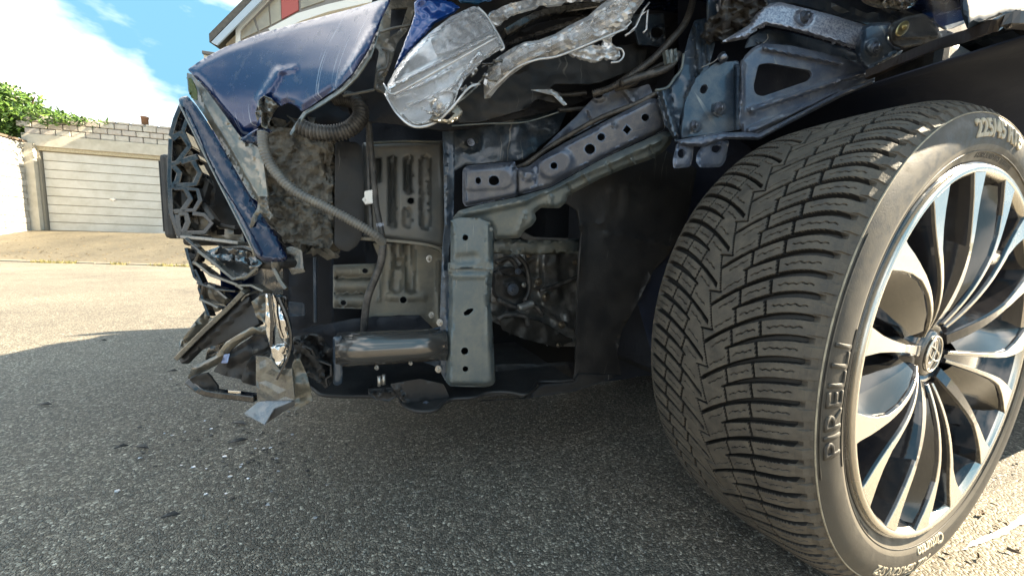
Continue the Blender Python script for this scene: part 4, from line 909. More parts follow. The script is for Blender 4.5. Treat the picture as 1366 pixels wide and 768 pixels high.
sheet('grille_side_block', Ap([(250, 190), (285, 205), (302, 265), (300, 330), (262, 330), (248, 260)]), .79, black, .004, grid=5, emb=[(*A(262, 270), *A(298, 270), 6, .006)])
sweep('grille_bar', [(*A(255, 200), .785), (*A(275, 228), .78), (*A(250, 320), .775), (*A(310, 405), .76)], 1, black, sec=(.007, .02), straight=True)
# ------------------------------------------------------------------ lower torn bumper
def B(x, y): return (220+x/2.954, 330+y/2.954)
def Bp(l): return [B(*p) for p in l]
LT = .655
sheet('lower_grille_blade', Bp([(150, 18), (215, -5), (330, 15), (385, 62), (340, 100), (300, 132), (262, 112), (180, 62)]), [(*B(150, 18), .71), (*B(385, 62), .62), (*B(280, 120), .66)], mat('smoked_gloss_plastic', (0.05, 0.05, 0.052), .07, .5, 1.0, bump=.0012, bscale=35), .003, grid=4, crumple=.010, cs=14, emb=[(*B(180, 40), *B(320, 60), 5, .008)])
for b_, w, m_ in (([(150, 20), (215, 70), (290, 126), (340, 108), (380, 72)], 9, gplast), ([(100, -30), (150, 20), (132, 60), (110, 52), (96, 5)], 9, gloss), ([(132, 60), (200, 112), (300, 148), (322, 170)], 9, trim), ([(110, 55), (130, 120), (150, 140), (145, 160), (165, 220), (185, 270)], 8, gloss), ([(150, 140), (230, 165), (300, 170)], 7, gloss), ([(190, 150), (215, 165), (262, 205)], 7, trim), ([(160, 205), (205, 225), (230, 240)], 8, gplast), ([(132, 90), (160, 150), (150, 200)], 7, gloss), ([(300, 148), (360, 150), (405, 175)], 8, gplast), ([(250, 0), (330, 0), (400, 30)], 7, gloss), ([(315, 200), (335, 180), (355, 178)], 6, gplast)):
    sweep('lower_grille_bar', [(*B(*p), LT+.03-(p[0]-100)*.00018) for p in b_], 1, m_, sec=(w/2.954*.0013, .022), straight=True)
sheet('lower_grille_cell', Bp([(150, 142), (230, 165), (262, 205), (215, 250), (180, 260), (160, 205)]), .70, trim, .002, grid=5, crumple=.004)
sheet('lower_grille_cell', Bp([(100, -25), (150, 20), (132, 60), (150, 140), (120, 110), (108, 50)]), .715, black, .002, grid=5, crumple=.004)
sheet('lower_grille_cell', Bp([(200, -20), (330, -5), (400, 30), (420, 70), (330, 80), (230, 20)]), .72, black, .002, grid=5, crumple=.004)
sheet('fog_lamp_cover', Bp([(322, 172), (345, 225), (372, 300), (330, 322), (232, 372), (150, 402), (95, 458), (66, 458), (50, 432), (100, 385), (152, 332), (240, 250)]), [(*B(322, 172), .645), (*B(60, 440), .69), (*B(330, 320), .63)], satin, .008, grid=6, crumple=.003, emb=[(*B(330, 200), *B(70, 440), 8, .010)])
sweep('fog_lamp_rim', [(*B(320, 168), .638), (*B(250, 240), .65), (*B(150, 335), .664), (*B(56, 430), .682)], 1, gplast, sec=(.0065, .018))
sheet('fog_lamp_face', Bp([(160, 245), (182, 280), (215, 262), (150, 330), (62, 412), (56, 402), (70, 360), (112, 300)]), .695, trim, .004, grid=5, rnd=3, emb=[(*B(150, 275), *B(90, 350), 8, .004), (*B(150, 262), *B(70, 370), 4, .004)])
sheet('bumper_ledge', Bp([(88, 516), (108, 472), (150, 450), (200, 425), (240, 372), (300, 335), (342, 312), (412, 322), (412, 347), (352, 342), (300, 372), (265, 402), (232, 440), (208, 462), (130, 502), (96, 526)]), [(*B(90, 515), .665), (*B(410, 335), .60), (*B(240, 400), .625)], trim, .004, grid=5, rnd=2, crumple=.004, cs=20, edge=(4, .006))
sheet('bumper_inner', Bp([(165, 412), (190, 380), (240, 370), (205, 425), (160, 445)]), .66, gloss, .003, grid=4, crumple=.005, cs=10)
sheet('bumper_inner', Bp([(210, 460), (262, 404), (350, 346), (412, 348), (425, 400), (412, 432), (345, 432), (305, 520), (235, 505), (190, 488)]), .645, black, .003, grid=5, crumple=.008, cs=18, emb=[(*B(250, 450), *B(400, 380), 7, .008)])
sweep('bumper_lip', [(*B(98, 522), .655), (*B(150, 560), .645), (*B(205, 574), .635), (*B(280, 582), .625), (*B(362, 592), .612)], 1, gloss, sec=(.010, .014))
sheet('bumper_lip_end', Bp([(96, 520), (130, 500), (162, 492), (185, 515), (206, 545), (206, 590), (150, 575)]), .642, satin, .003, grid=4, rnd=2, crumple=.005, cs=12)
sheet('chrome_clip', Bp([(248, 562), (300, 566), (298, 576), (250, 572)]), .618, chrome, .002, grid=4, rnd=1)
sheet('blue_clip', Bp([(222, 455), (232, 422), (256, 418), (246, 455)]), .622, mat('blue_white_plastic', (0.18, 0.24, 0.42), .15, coat=1), .002, grid=4, rnd=1)
for pl, tt in (([(398, 182), (412, 178), (424, 185), (438, 300), (432, 392), (412, 394), (394, 300)], .588), ([(424, 182), (450, 200), (484, 290), (496, 352), (488, 400), (470, 380), (452, 350), (438, 300)], .582), ([(416, 392), (470, 375), (492, 395), (470, 460), (440, 516), (424, 472)], .580)):
    sheet('chrome_shard', Bp(pl), tt, chrome, .002, grid=4, rnd=0, crumple=.004, cs=26, edge=(3, .004), seed=tt*50)
sweep('chrome_edge', [(*B(412, 180), .578), (*B(424, 290), .576), (*B(420, 390), .574)], 1, gloss, sec=(.004, .008), straight=True)
sweep('chrome_edge', [(*B(450, 195), .575), (*B(488, 290), .572), (*B(498, 360), .570), (*B(486, 430), .569), (*B(442, 518), .568)], 1, gloss, sec=(.0028, .008))
sheet('torn_trim', Bp([(340, 215), (372, 190), (398, 182), (402, 240), (396, 300), (358, 272), (350, 240)]), .60, trim, .002, grid=4, rnd=1, crumple=.006, cs=12)
sheet('torn_bumper_flap', Bp([(358, 428), (400, 430), (422, 442), (452, 482), (500, 474), (506, 540), (512, 600), (440, 602), (364, 606), (358, 520)]), [(*B(358, 430), .595), (*B(510, 600), .572), (*B(500, 474), .565), (*B(360, 606), .59)], gplast, .002, grid=9, rnd=0, smooth=False, crumple=.007, cs=22, emb=[(*B(452, 482), *B(505, 600), 4, .003)])
sheet('torn_bumper_flap', Bp([(500, 472), (512, 440), (530, 436), (560, 500), (582, 602), (512, 642), (506, 540)]), .60, mat('smoky_plastic', (0.13, 0.12, 0.095), .25, .1, .5, dirt=(40, .45, .75, (.24, .22, .17)), bump=.0015, bscale=50), .002, grid=4, rnd=1, crumple=.006, cs=18)
sheet('torn_bumper_flap', Bp([(312, 652), (366, 608), (430, 600), (512, 596), (500, 606), (430, 634), (392, 697)]), [(*B(312, 652), .58), (*B(512, 596), .572), (*B(392, 697), .55)], mat('pale_torn_plastic', (0.17, 0.18, 0.20), .25, 0, .6, dirt=(40, .45, .75, (.28, .27, .25)), bump=.001, bscale=50), .002, grid=4, rnd=1, crumple=.003, cs=22)
sheet('torn_bumper_flap', Bp([(394, 697), (432, 636), (510, 604), (512, 622), (470, 645), (430, 672)]), .57, black, .002, grid=4, rnd=1, crumple=.003)
sheet('bumper_inner', Bp([(300, 520), (312, 480), (345, 425), (402, 418), (362, 440), (360, 545), (305, 532)]), .625, satin, .003, grid=4, crumple=.006, cs=14)
sheet('crushed_cover', Bp([(505, 352), (560, 342), (620, 352), (655, 400), (690, 375), (697, 440), (695, 490), (668, 515), (638, 548), (570, 510), (540, 470), (512, 420)]), .62, black, .003, grid=4, rnd=2, crumple=.022, cs=15, emb=[(*B(540, 380), *B(630, 500), 6, .02), (*B(580, 360), *B(650, 470), 5, -.02)])
sweep('crushed_edge', [(*B(520, 368), .61), (*B(580, 400), .60), (*B(600, 440), .605), (*B(655, 462), .60), (*B(655, 500), .60), (*B(634, 515), .60), (*B(640, 545), .60)], 1, satin, sec=(.003, .010), straight=True)
sheet('bracket_arm', Bp([(478, 0), (500, -5), (540, 12), (548, 88), (556, 96), (500, 108), (480, 70), (512, 80), (508, 30), (480, 24)]), .66, gplast, .003, grid=4, rnd=2, crumple=.003)
sweep('sensor_tube', [(*B(375, 62), .64), (*B(430, 66), .63), (*B(470, 62), .64), (*B(520, 60), .68)], .008, black, n=12)
sweep('sensor_collar', [(*B(425, 60), .625), (*B(455, 62), .625)], .0125, gplast, n=14)
sweep('chrome_edge', [(*B(430, 80), .62), (*B(455, 130), .615), (*B(480, 165), .61)], 1, gplast, sec=(.005, .009))
sheet('smoked_block', Bp([(432, 185), (480, 190), (486, 245), (456, 250)]), .66, gloss, .006, grid=4)
sheet('smoked_block', Bp([(486, 215), (550, 220), (552, 268), (490, 272)]), .74, steeld, .006, grid=4)
# ------------------------------------------------------------------ absorber, ducts, hoses
sheet('absorber_block', [(352, 168), (400, 172), (442, 182), (446, 200), (440, 222), (445, 240), (443, 262), (446, 292), (430, 300), (400, 285), (372, 268), (358, 240), (352, 200)], .715, foam, .03, grid=3, rnd=3, crumple=.014, cs=12, emb=[(430, 205, 440, 245, 3, -.012), (360, 230, 420, 285, 6, .006)])
sheet('absorber_block', [(360, 276), (385, 262), (420, 280), (440, 296), (446, 318), (440, 332), (408, 326), (382, 322), (368, 308)], .705, foam, .025, grid=3, rnd=3, crumple=.016, cs=9, seed=3)
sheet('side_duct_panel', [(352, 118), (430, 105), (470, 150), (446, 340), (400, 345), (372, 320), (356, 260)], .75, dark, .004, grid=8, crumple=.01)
sheet('duct_flap', [(447, 190), (474, 189), (483, 196), (485, 215), (485, 300), (482, 318), (476, 328), (464, 336), (452, 333), (446, 326)], .70, satin, .003, grid=5, rnd=3, crumple=.002)
sweep('corrugated_hose', [(351, 176, .655), (352, 198, .652), (362, 222, .65), (378, 242, .645), (398, 258, .642), (430, 274, .638), (468, 294, .634), (498, 312, .636), (511, 324, .65)], .0068, hoseg, n=12, ribs=.0042, ribh=.12)
sweep('corrugated_hose', [(398, 168, .64), (418, 176, .635), (444, 178, .63), (466, 172, .63), (480, 158, .635), (480, 144, .64), (470, 134, .65), (448, 131, .67)], .0105, hose, n=14, ribs=.0046, ribh=.16)
sweep('corrugated_hose', [(492, 156, .70), (520, 158, .70), (560, 158, .71)], .006, hose, n=10, ribs=.004, ribh=.18)
sweep('braided_cable', [(491, 160, .66), (494, 190, .66), (498, 230, .66), (502, 275, .655), (508, 305, .65), (511, 326, .65)], .0048, hose, n=10, ribs=.0028, ribh=.10)
sweep('cable', [(491, 180, .67), (492, 220, .67), (493, 256, .67), (494, 280, .67), (496, 310, .665)], .0035, hose, n=8)
sweep('braided_cable', [(511, 326, .65), (508, 350, .655), (500, 372, .66), (491, 395, .665), (487, 420, .67), (485, 446, .68)], .0062, hose, n=12)
sheet('white_connector', [(486, 255), (497, 253), (498, 271), (487, 273)], .655, whitep, .008, grid=4, rnd=2)
bolt(507, 300, .65, .006, dboltm, name='cable_clip')
# ------------------------------------------------------------------ stamped panels between the frame and the grille
PT = .725
sheet('radiator_side_panel', [(483, 190), (592, 188), (595, 250), (597, 332), (560, 326), (484, 316)], PT, panelm, .002, grid=3, rnd=4, holes=[circle(548, 268, 4.2)], edge=(6, .010),
      emb=[(504, 216, 504, 238, 5, -.010), (524, 214, 524, 298, 6.5, -.009), (524, 220, 524, 294, 2.5, .006), (545, 214, 545, 252, 6.5, -.009), (545, 220, 545, 250, 2.5, .006), (543, 282, 543, 298, 6, -.008), (543, 284, 543, 296, 2.5, .005), (567, 214, 567, 300, 6.5, -.009), (567, 220, 567, 294, 2.5, .006)])
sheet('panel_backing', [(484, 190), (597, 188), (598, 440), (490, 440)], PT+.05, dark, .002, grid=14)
sweep('panel_flange', [(480, 318, PT-.01), (520, 321, PT-.012), (565, 326, PT-.014), (586, 333, PT-.014), (594, 348, PT-.01)], 1, panelw, sec=(.006, .014))
sweep('panel_flange', [(496, 191, PT-.006), (540, 189, PT-.006), (585, 190, PT-.006)], 1, steel, sec=(.003, .010))
sheet('panel_column', [(497, 324), (560, 326), (590, 336), (597, 360), (593, 400), (592, 442), (487, 445), (490, 400), (500, 372), (506, 345)], PT+.01, panelw, .002, grid=3, rnd=3, holes=[circle(538, 400, 4.5)],
      emb=[(530, 330, 532, 352, 8, -.010), (532, 352, 528, 382, 10, -.010), (545, 330, 548, 384, 8, -.012), (500, 422, 560, 420, 2, .003), (520, 396, 565, 396, 6, .004), (586, 350, 584, 430, 4, .006), (512, 330, 505, 400, 4, .004)])
sheet('cross_bracket', [(444, 353), (505, 351), (503, 380), (492, 412), (444, 411)], .76, panelw, .002, grid=3, rnd=2, holes=[circle(487, 361, 3.8), circle(458, 404, 3.8)], emb=[(448, 371, 500, 371, 2.5, -.010), (448, 392, 498, 392, 2.5, -.010), (448, 362, 500, 362, 6, .003), (448, 382, 500, 382, 6, .003), (448, 402, 495, 402, 6, .003)], edge=(3, .006))
sweep('inner_rib', [(420, 335, .86), (421, 430, .85)], 1, steeld, sec=(.006, .01)); sheet('inner_plate', [(386, 335), (445, 335), (445, 440), (384, 445)], .90, dark, .003, grid=10, emb=[(402, 340, 402, 440, 4, .01)])
sheet('inner_plate', [(402, 440), (470, 425), (560, 420), (585, 445), (450, 450)], .70, dark, .003, grid=8, crumple=.006, emb=[(410, 445, 560, 425, 3, .006)])
sheet('channel_post', [(590, 120), (604, 120), (607, 165), (605, 300), (599, 330), (594, 440), (596, 505), (589, 500), (586, 440), (590, 330), (593, 300)], .66, steeld, .003, grid=4, rnd=2, emb=[(598, 170, 597, 300, 2.5, .008), (592, 340, 590, 480, 2, .006)])
# crash box tube with its end plates
sweep('crash_box', [(450, 466.5, .622), (500, 464, .618), (550, 461.5, .614), (594, 459, .61)], .0275, tubem, n=40, straight=True)
sheet('crash_box_plate', [(444, 449), (456, 448), (457, 511), (450, 515), (444, 512)], .600, steeld, .010, grid=5, rnd=3, edge=(3, .004))
sheet('crash_box_flange', [(560, 444), (575, 440), (593, 436), (594, 500), (580, 488), (562, 482)], .612, steeld, .010, grid=5, rnd=3, emb=[(570, 448, 590, 448, 4, .008), (570, 478, 590, 480, 4, .008)])
for (x, y, t_, r_) in ((587, 430, .60, .0062), (585, 492, .598, .0062), (576, 420, .66, .006), (573, 345, .68, .0065), (510, 509, .62, .0045), (548, 484, .60, .0038), (503, 490, .60, .0042)):
    bolt(x, y, t_, r_, zinc, F3*.75-I3*.65+np.array([0, 0, .1]))
for (x0, y0) in ((512, 505), (506, 507)): sweep('stud', [(x0, y0-6, .615), (x0, y0+8, .612)], .003, zinc, straight=True)
# ------------------------------------------------------------------ undertray
def hpoly(name, px, far, z, m, th=.004):
    near = [CAM+ray(*p)*((z-CAMZ)/ray(*p)[2]) for p in px]; P = near+[car(s, t, z) for s, t in far]
    bm = bmesh.new(); f = bm.faces.new([bm.verts.new(p) for p in P]); r = bmesh.ops.extrude_face_region(bm, geom=[f])
    for v in r['geom']:
        if isinstance(v, bmesh.types.BMVert): v.co.z += th
    bmesh.ops.recalc_face_normals(bm, faces=bm.faces); me = bpy.data.meshes.new(name); bm.to_mesh(me); bm.free(); me.materials.append(m)
    return link(bpy.data.objects.new(name, me), CAR), near
near = [(395, 505), (418, 521), (430, 529), (455, 531), (485, 531), (512, 532), (530, 530), (537, 541), (548, 549), (565, 552), (582, 549), (592, 540), (604, 535), (630, 533), (655, 526), (680, 526), (700, 529), (712, 520), (718, 512), (745, 511), (766, 509)]
far_ = [(-.42, 1.3), (-.1, 1.75), (.15, 1.3), (.17, .95)]
_, nn = hpoly('undertray', near, far_, .188, satin)
sweep('undertray_lip', [tuple(p+(0, 0, .004)) for p in nn], .0035, satin, world=True, n=8)
sheet('undertray_wall', [(640, 535), (700, 531), (714, 520), (722, 513), (766, 509), (771, 498), (829, 500), (770, 521), (700, 532)], .60, satin, .004, grid=5, rnd=1)
sheet('undertray_ear', [(520, 512), (560, 505), (592, 512), (600, 530), (588, 545), (566, 551), (546, 547), (534, 532)], .60, satin, .003, grid=4, rnd=3, emb=[(530, 515, 545, 540, 3, .006), (568, 538, 568, 539, 6, -.004)])
bolt(568, 539, .592, .006, dboltm); sheet('undertray_clip', [(490, 519), (527, 516), (531, 527), (520, 535), (500, 533)], .61, satin, .008, grid=4, rnd=2, emb=[(495, 524, 525, 522, 3, .006)])
sheet('undertray_step', [(660, 486), (765, 483), (768, 506), (745, 510), (718, 511), (700, 505), (662, 512)], .70, satin, .003, grid=8, emb=[(662, 488, 765, 485, 3, .008)])
sheet('tray_pan', [(598, 500), (662, 508), (700, 515), (690, 524), (640, 530), (600, 530)], .66, black, .003, grid=6)
# ------------------------------------------------------------------ frame rails
sheet('front_bracket', [(598, 350), (658, 350), (656, 380), (654, 402), (657, 430), (661, 508), (657, 514), (648, 516), (600, 515), (594, 508), (595, 470), (599, 410)], .585, steel, .003, grid=3, rnd=3, holes=[[(620, 421), (618, 417), (624, 412), (631, 411), (632, 414), (626, 420)], circle(620, 468, 5), circle(621, 492, 4)], edge=(6, .020, lambda x, y: sst((y-362)/8)), emb=[(604, 368, 650, 368, 5, .003), (648, 400, 652, 505, 2.5, .002)])
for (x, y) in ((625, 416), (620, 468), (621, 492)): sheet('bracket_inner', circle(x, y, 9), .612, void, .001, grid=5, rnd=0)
sheet('bracket_side', [(590, 362), (599, 360), (599, 410), (595, 470), (594, 508), (588, 496), (587, 420)], .605, steeld, .003, grid=4, rnd=2, emb=[(593, 370, 591, 490, 2, .006)])
sheet('bracket_cap', [(601, 294), (612, 290), (640, 291), (655, 298), (659, 318), (658, 345), (658, 360), (640, 358), (601, 359)], .579, steel, .003, grid=3, rnd=1.5, holes=[circle(621, 317, 4)], edge=(6, .016, lambda x, y: sst((352-y)/8)*sst((y-296)/8)), emb=[(612, 346, 632, 344, 8, -.004), (650, 300, 652, 350, 3, .003)])
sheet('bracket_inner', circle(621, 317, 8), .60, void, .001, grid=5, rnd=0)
RU = [(617, 250, .605), (690, 240, .575), (760, 210, .535), (830, 170, .495), (887, 150, .468)]
RL = [(x, y, t_-.012) for (x, y, t_) in RU]
sheet('upper_rail', [(617, 227), (622, 221), (650, 218), (687, 215), (689, 225), (705, 222), (722, 209), (756, 189), (815, 158), (868, 131), (879, 133), (886, 150), (889, 165), (885, 174), (840, 194), (800, 213), (765, 232), (735, 249), (700, 258), (688, 262), (650, 270), (621, 276), (617, 270)], RU, steelb, .003, grid=3, rnd=3,
      holes=[circle(638, 241, 3.5, 4.5), circle(659, 241, 7, 6.5), circle(739, 221, 4.5), circle(787, 199, 6.8), circle(802, 183, 5), [(836, 167), (842, 173), (837, 179), (831, 174)], circle(861, 157, 5)], edge=(5, .008),
      emb=[(735, 222, 748, 216, 20, .006, 8), (704, 234, 705, 234, 9, .006, 4), (630, 240, 670, 238, 16, .003, 4), (820, 166, 819, 167, 4, .004), (690, 222, 692, 262, 4, -.004), (712, 215, 716, 250, 3, .003)])
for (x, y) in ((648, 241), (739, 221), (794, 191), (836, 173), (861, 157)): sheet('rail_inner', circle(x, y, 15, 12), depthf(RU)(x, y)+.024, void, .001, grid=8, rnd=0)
sheet('lower_rail', [(603, 292), (612, 281), (640, 273), (690, 263), (735, 250), (800, 214), (886, 175), (899, 178), (896, 190), (886, 202), (868, 213), (830, 226), (800, 239), (757, 262), (755, 270), (746, 278), (722, 277), (713, 284), (716, 292), (710, 301), (700, 307), (693, 318), (660, 319), (656, 300), (640, 293)], RL, steel, .003, grid=3, rnd=3,
      edge=(5, .010, lambda x, y: sst((x-640)/30)), emb=[(620, 285, 700, 268, 7, .008, 6), (700, 268, 880, 188, 5, .006, 5), (752, 240, 766, 262, 3, -.007), (778, 230, 788, 250, 3, .006), (810, 218, 820, 235, 3, -.006), (838, 205, 848, 222, 3.5, .006), (700, 285, 690, 310, 4, .004), (735, 262, 732, 276, 4, .005), (866, 196, 872, 208, 3, -.005)])
bolt(701, 291, .57, .004, steel, name='weld_stud'); bolt(655, 306, .56, .003, steel, name='weld_stud')
sheet('rail_backplate', [(700, 218), (722, 200), (742, 180), (766, 158), (790, 132), (812, 118), (846, 118), (866, 112), (872, 128), (815, 155), (756, 186), (720, 206), (704, 221)], [(700, 218, .62), (790, 140, .56), (870, 115, .50)], steelb, .003, grid=3, rnd=3, holes=[circle(798, 127, 7, 4, rot=-.3)], emb=[(760, 176, 752, 186, 4, .005), (782, 150, 790, 168, 3, -.005), (830, 115, 846, 135, 6, .008), (798, 127, 799, 127, 12, .005)])
sweep('wiring_loom', [(690, 224, .60), (706, 216, .585), (730, 198, .57), (760, 180, .55), (800, 158, .52), (850, 138, .49), (880, 122, .47)], .0042, hose, n=8)
sheet('bulkhead_panel', [(600, 120), (640, 128), (720, 132), (760, 140), (745, 175), (700, 212), (688, 214), (620, 220), (604, 230)], .70, steeld, .003, grid=5, crumple=.003, emb=[(628, 190, 629, 190, 14, .010, 5), (628, 190, 629, 190, 7, -.008), (620, 160, 740, 158, 3, .004), (690, 165, 690, 205, 3, .004)])
bolt(628, 190, .682, .007, dboltm)
sheet('cross_rail', [(657, 319), (694, 319), (720, 321), (776, 318), (775, 338), (712, 340), (657, 338)], .66, olive, .004, grid=5, rnd=2, edge=(3, .008), emb=[(720, 322, 720, 338, 3, -.003)])
sheet('cable_guard', [(691, 300), (700, 310), (712, 316), (760, 318), (756, 320), (700, 320), (690, 312)], .63, black, .004, grid=4)
# gearbox seen through the frame
sheet('gearbox_casing', [(655, 336), (775, 336), (775, 462), (742, 462), (700, 448), (655, 428)], .84, cast, .01, grid=2.6, crumple=.011, cs=24, emb=[(733, 345, 736, 392, 16, .03, 8), (700, 340, 706, 400, 3, .02), (706, 400, 765, 440, 3, .015), (690, 355, 712, 345, 3, .02), (714, 385, 775, 372, 3, .015), (755, 420, 764, 452, 8, .012)])
for (x, y, r_) in ((718, 376, .010), (728, 396, .011), (749, 433, .010), (745, 460, .007), (768, 350, .009), (706, 340, .008)): bolt(x, y, .795, r_, mat('worn_bolt', (0.32, 0.28, 0.23), .35, .9))
sheet('starter_motor', [(661, 362), (690, 355), (703, 366), (704, 395), (694, 408), (672, 404), (661, 392)], .80, black, .03, grid=3, rnd=5, crumple=.006, emb=[(684, 384, 685, 385, 14, .02, 6), (668, 366, 700, 366, 3, .01)])
bolt(684, 386, .765, .014, dboltm); bolt(699, 380, .77, .006, zinc); bolt(691, 362, .77, .008, dboltm)
for P_ in ([(664, 400), (690, 410), (712, 408), (724, 420)], [(662, 350), (680, 345), (692, 360)], [(690, 340), (702, 356), (706, 384), (700, 402)], [(664, 426), (676, 420), (700, 422), (704, 434)], [(720, 388), (745, 380), (770, 370)]):
    sweep('engine_hose', [(x, y, .785) for x, y in P_], .006, hose, n=8)
sweep('pipe_union', [(692, 411, .77), (702, 408, .77), (711, 404, .77)], .010, cast, n=12)
sheet('mount_arm', [(664, 424), (690, 420), (730, 432), (765, 455), (742, 463), (700, 452), (670, 440)], .80, mat('dark_cast', (.04, .038, .035), .5, .3, bump=.002, bscale=60), .01, grid=4, crumple=.01, cs=20)
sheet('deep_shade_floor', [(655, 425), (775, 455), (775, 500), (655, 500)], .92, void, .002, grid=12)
sheet('splash_shield', [(764, 512), (768, 480), (770, 400), (776, 310), (770, 280), (740, 262), (800, 236), (886, 200), (930, 225), (915, 300), (888, 345), (872, 360), (850, 405), (830, 440), (823, 470), (829, 500), (790, 512), (770, 521)], [(764, 512, .60), (776, 300, .60), (880, 210, .55), (915, 300, .60), (829, 500, .60)], satin, .004, grid=6, rnd=3, crumple=.003, cs=60, emb=[(774, 300, 770, 500, 3, .008), (805, 310, 900, 330, 2.5, .006), (800, 280, 808, 308, 2.5, .006), (815, 250, 812, 290, 4, .004), (836, 250, 834, 290, 4, .004), (856, 250, 856, 280, 4, .004), (870, 365, 824, 465, 3, .006), (775, 283, 800, 300, 3, .006)])
# ------------------------------------------------------------------ upright pillar and wing support over the tyre
def C(x, y): return (820+x/3.2, y/3.2)
def Cp(l): return [C(*p) for p in l]
sheet('inner_pillar', [(876, 121), (892, 117), (902, 104), (911, 90), (913, 70), (920, 45), (926, 28), (942, 24), (950, 40), (954, 60), (944, 94), (928, 116), (914, 136), (906, 165), (907, 186), (902, 190), (890, 170), (882, 145)], [(876, 121, .465), (905, 186, .43), (940, 30, .46), (925, 100, .44)], steeld, .003, grid=3, rnd=3, emb=[(884, 122, 900, 180, 5, .012), (893, 119, 906, 180, 2, -.006), (928, 34, 933, 92, 4, .012), (933, 92, 916, 130, 3, .010), (941, 30, 944, 80, 3, .008)], crumple=.002)
sweep('pillar_edge', [(874, 121, .455), (890, 117, .45), (900, 104, .45), (909, 92, .45), (912, 72, .45)], .0022, steel, n=6)
sheet('gusset_plate', [(914, 134), (929, 103), (954, 84), (985, 81), (990, 94), (990, 140), (988, 173), (970, 176), (910, 184), (909, 175), (912, 150)], [(914, 134, .425), (990, 90, .40), (988, 173, .395), (910, 184, .415)], steeld, .003, grid=3, rnd=3, holes=[circle(939, 119, 4.5, 6.5, rot=.5)], emb=[(959, 145, 960, 145, 10, .004, 4), (927, 168, 928, 168, 9, .004, 4), (984, 90, 983, 172, 4, .010)])
bolt(959, 145, .396, .0085, dboltm); bolt(926, 168, .405, .0075, dboltm)
sheet('wing_support', [(988, 96), (992, 76), (1004, 64), (1017, 58), (1057, 61), (1120, 76), (1160, 90), (1170, 98), (1166, 108), (1120, 126), (1060, 156), (1012, 182), (990, 180), (985, 150)], [(988, 100, .398), (1170, 100, .345), (1010, 182, .385)], steelb, .003, grid=3, rnd=4,
      holes=[rounded([(1012, 86), (1026, 84), (1081, 94), (1084, 101), (1078, 108), (1017, 129), (1008, 126), (1005, 116)], 5)], edge=(4, .005),
      emb=[(1003, 146, 1120, 107, 4.5, .006), (1120, 107, 1162, 96, 3.5, .005), (1000, 174, 1120, 124, 5, .008), (1020, 64, 1120, 84, 4, .005), (990, 80, 986, 170, 4, .008), (1003, 147, 1004, 148, 7, .004)])
sheet('wing_support_flange', [(903, 187), (930, 182), (962, 177), (996, 176), (1012, 178), (1060, 154), (1120, 123), (1166, 105), (1167, 111), (1120, 131), (1062, 161), (1012, 187), (970, 186), (935, 196), (906, 194)], [(903, 190, .405), (1012, 182, .372), (1166, 108, .33)], steelb, .003, grid=3, rnd=2, edge=(3, .006))
sheet('mounting_tab', [(903, 190), (926, 188), (924, 212), (921, 223), (898, 225), (897, 214)], .408, steelb, .003, grid=3, rnd=4, holes=[circle(909, 205, 5, 6)], edge=(3, .003))
sheet('mounting_tab', [(929, 206), (935, 196), (946, 190), (973, 187), (968, 214), (962, 223), (934, 224), (928, 216)], .400, steelb, .003, grid=3, rnd=4, holes=[circle(956, 198, 7, 5.5, rot=-.4)], edge=(3, .003))
sheet('wing_rail', [(962, 56), (985, 42), (1000, 33), (1010, 16), (1020, 6), (1040, 3), (1070, 10), (1110, 20), (1152, 33), (1160, 40), (1150, 68), (1110, 56), (1060, 42), (1022, 34), (1010, 38), (996, 52), (975, 56)], [(962, 56, .415), (1020, 10, .40), (1155, 50, .34)], speck, .003, grid=3, rnd=4, edge=(4, .008), emb=[(1072, 24, 1073, 24, 12, -.006, 4), (1000, 46, 1020, 36, 3, .006), (1020, 36, 1145, 66, 2.5, .005)])
bolt(1072, 24, .375, .0095, dboltm)
sheet('wing_rail_return', [(1000, 50), (1024, 37), (1060, 45), (1148, 70), (1166, 92), (1120, 80), (1060, 64), (1020, 58), (995, 64)], .41, steeld, .003, grid=5, emb=[(1010, 56, 1160, 84, 3, .006)])
sheet('rail_end_bracket', [(1140, 66), (1150, 36), (1164, 30), (1190, 30), (1186, 54), (1196, 64), (1206, 67), (1188, 86), (1170, 96), (1158, 97), (1146, 84)], [(1140, 66, .335), (1206, 67, .30)], steeld, .003, grid=3, rnd=4, edge=(4, .006), emb=[(1165, 64, 1166, 64, 11, .005, 4), (1150, 40, 1146, 80, 3, .006), (1160, 92, 1200, 68, 3, .005)])
bolt(1166, 64, .312, .0075, dboltm)
sheet('wing_mount_plate', [(1184, 44), (1190, 31), (1210, 22), (1232, 18), (1252, 38), (1260, 54), (1230, 60), (1205, 66), (1192, 62), (1186, 54)], .292, black, .003, grid=3, rnd=3, edge=(3, .005), emb=[(1200, 50, 1250, 48, 4, .004)])
sheet('gold_washer', circle(1205, 38, 6.5, 12, rot=.6), .284, goldm, .002, grid=3, rnd=0); bolt(1205, 37, .281, .004, goldm)
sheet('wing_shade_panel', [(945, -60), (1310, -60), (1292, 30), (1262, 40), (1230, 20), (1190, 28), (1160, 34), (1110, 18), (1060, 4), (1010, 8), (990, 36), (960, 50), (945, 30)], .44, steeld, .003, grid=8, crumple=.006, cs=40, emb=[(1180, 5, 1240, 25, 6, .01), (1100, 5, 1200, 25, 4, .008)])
sheet('grey_moulding', [(1155, -30), (1235, -30), (1222, 6), (1206, 14), (1170, 8), (1130, -10)], .32, gplast, .004, grid=4, rnd=6, emb=[(1150, -10, 1215, 2, 6, .008)])
sheet('clear_clip', [(1253, 42), (1262, 40), (1272, 44), (1266, 56), (1258, 54)], .262, lensf, .002, grid=3, rnd=1)
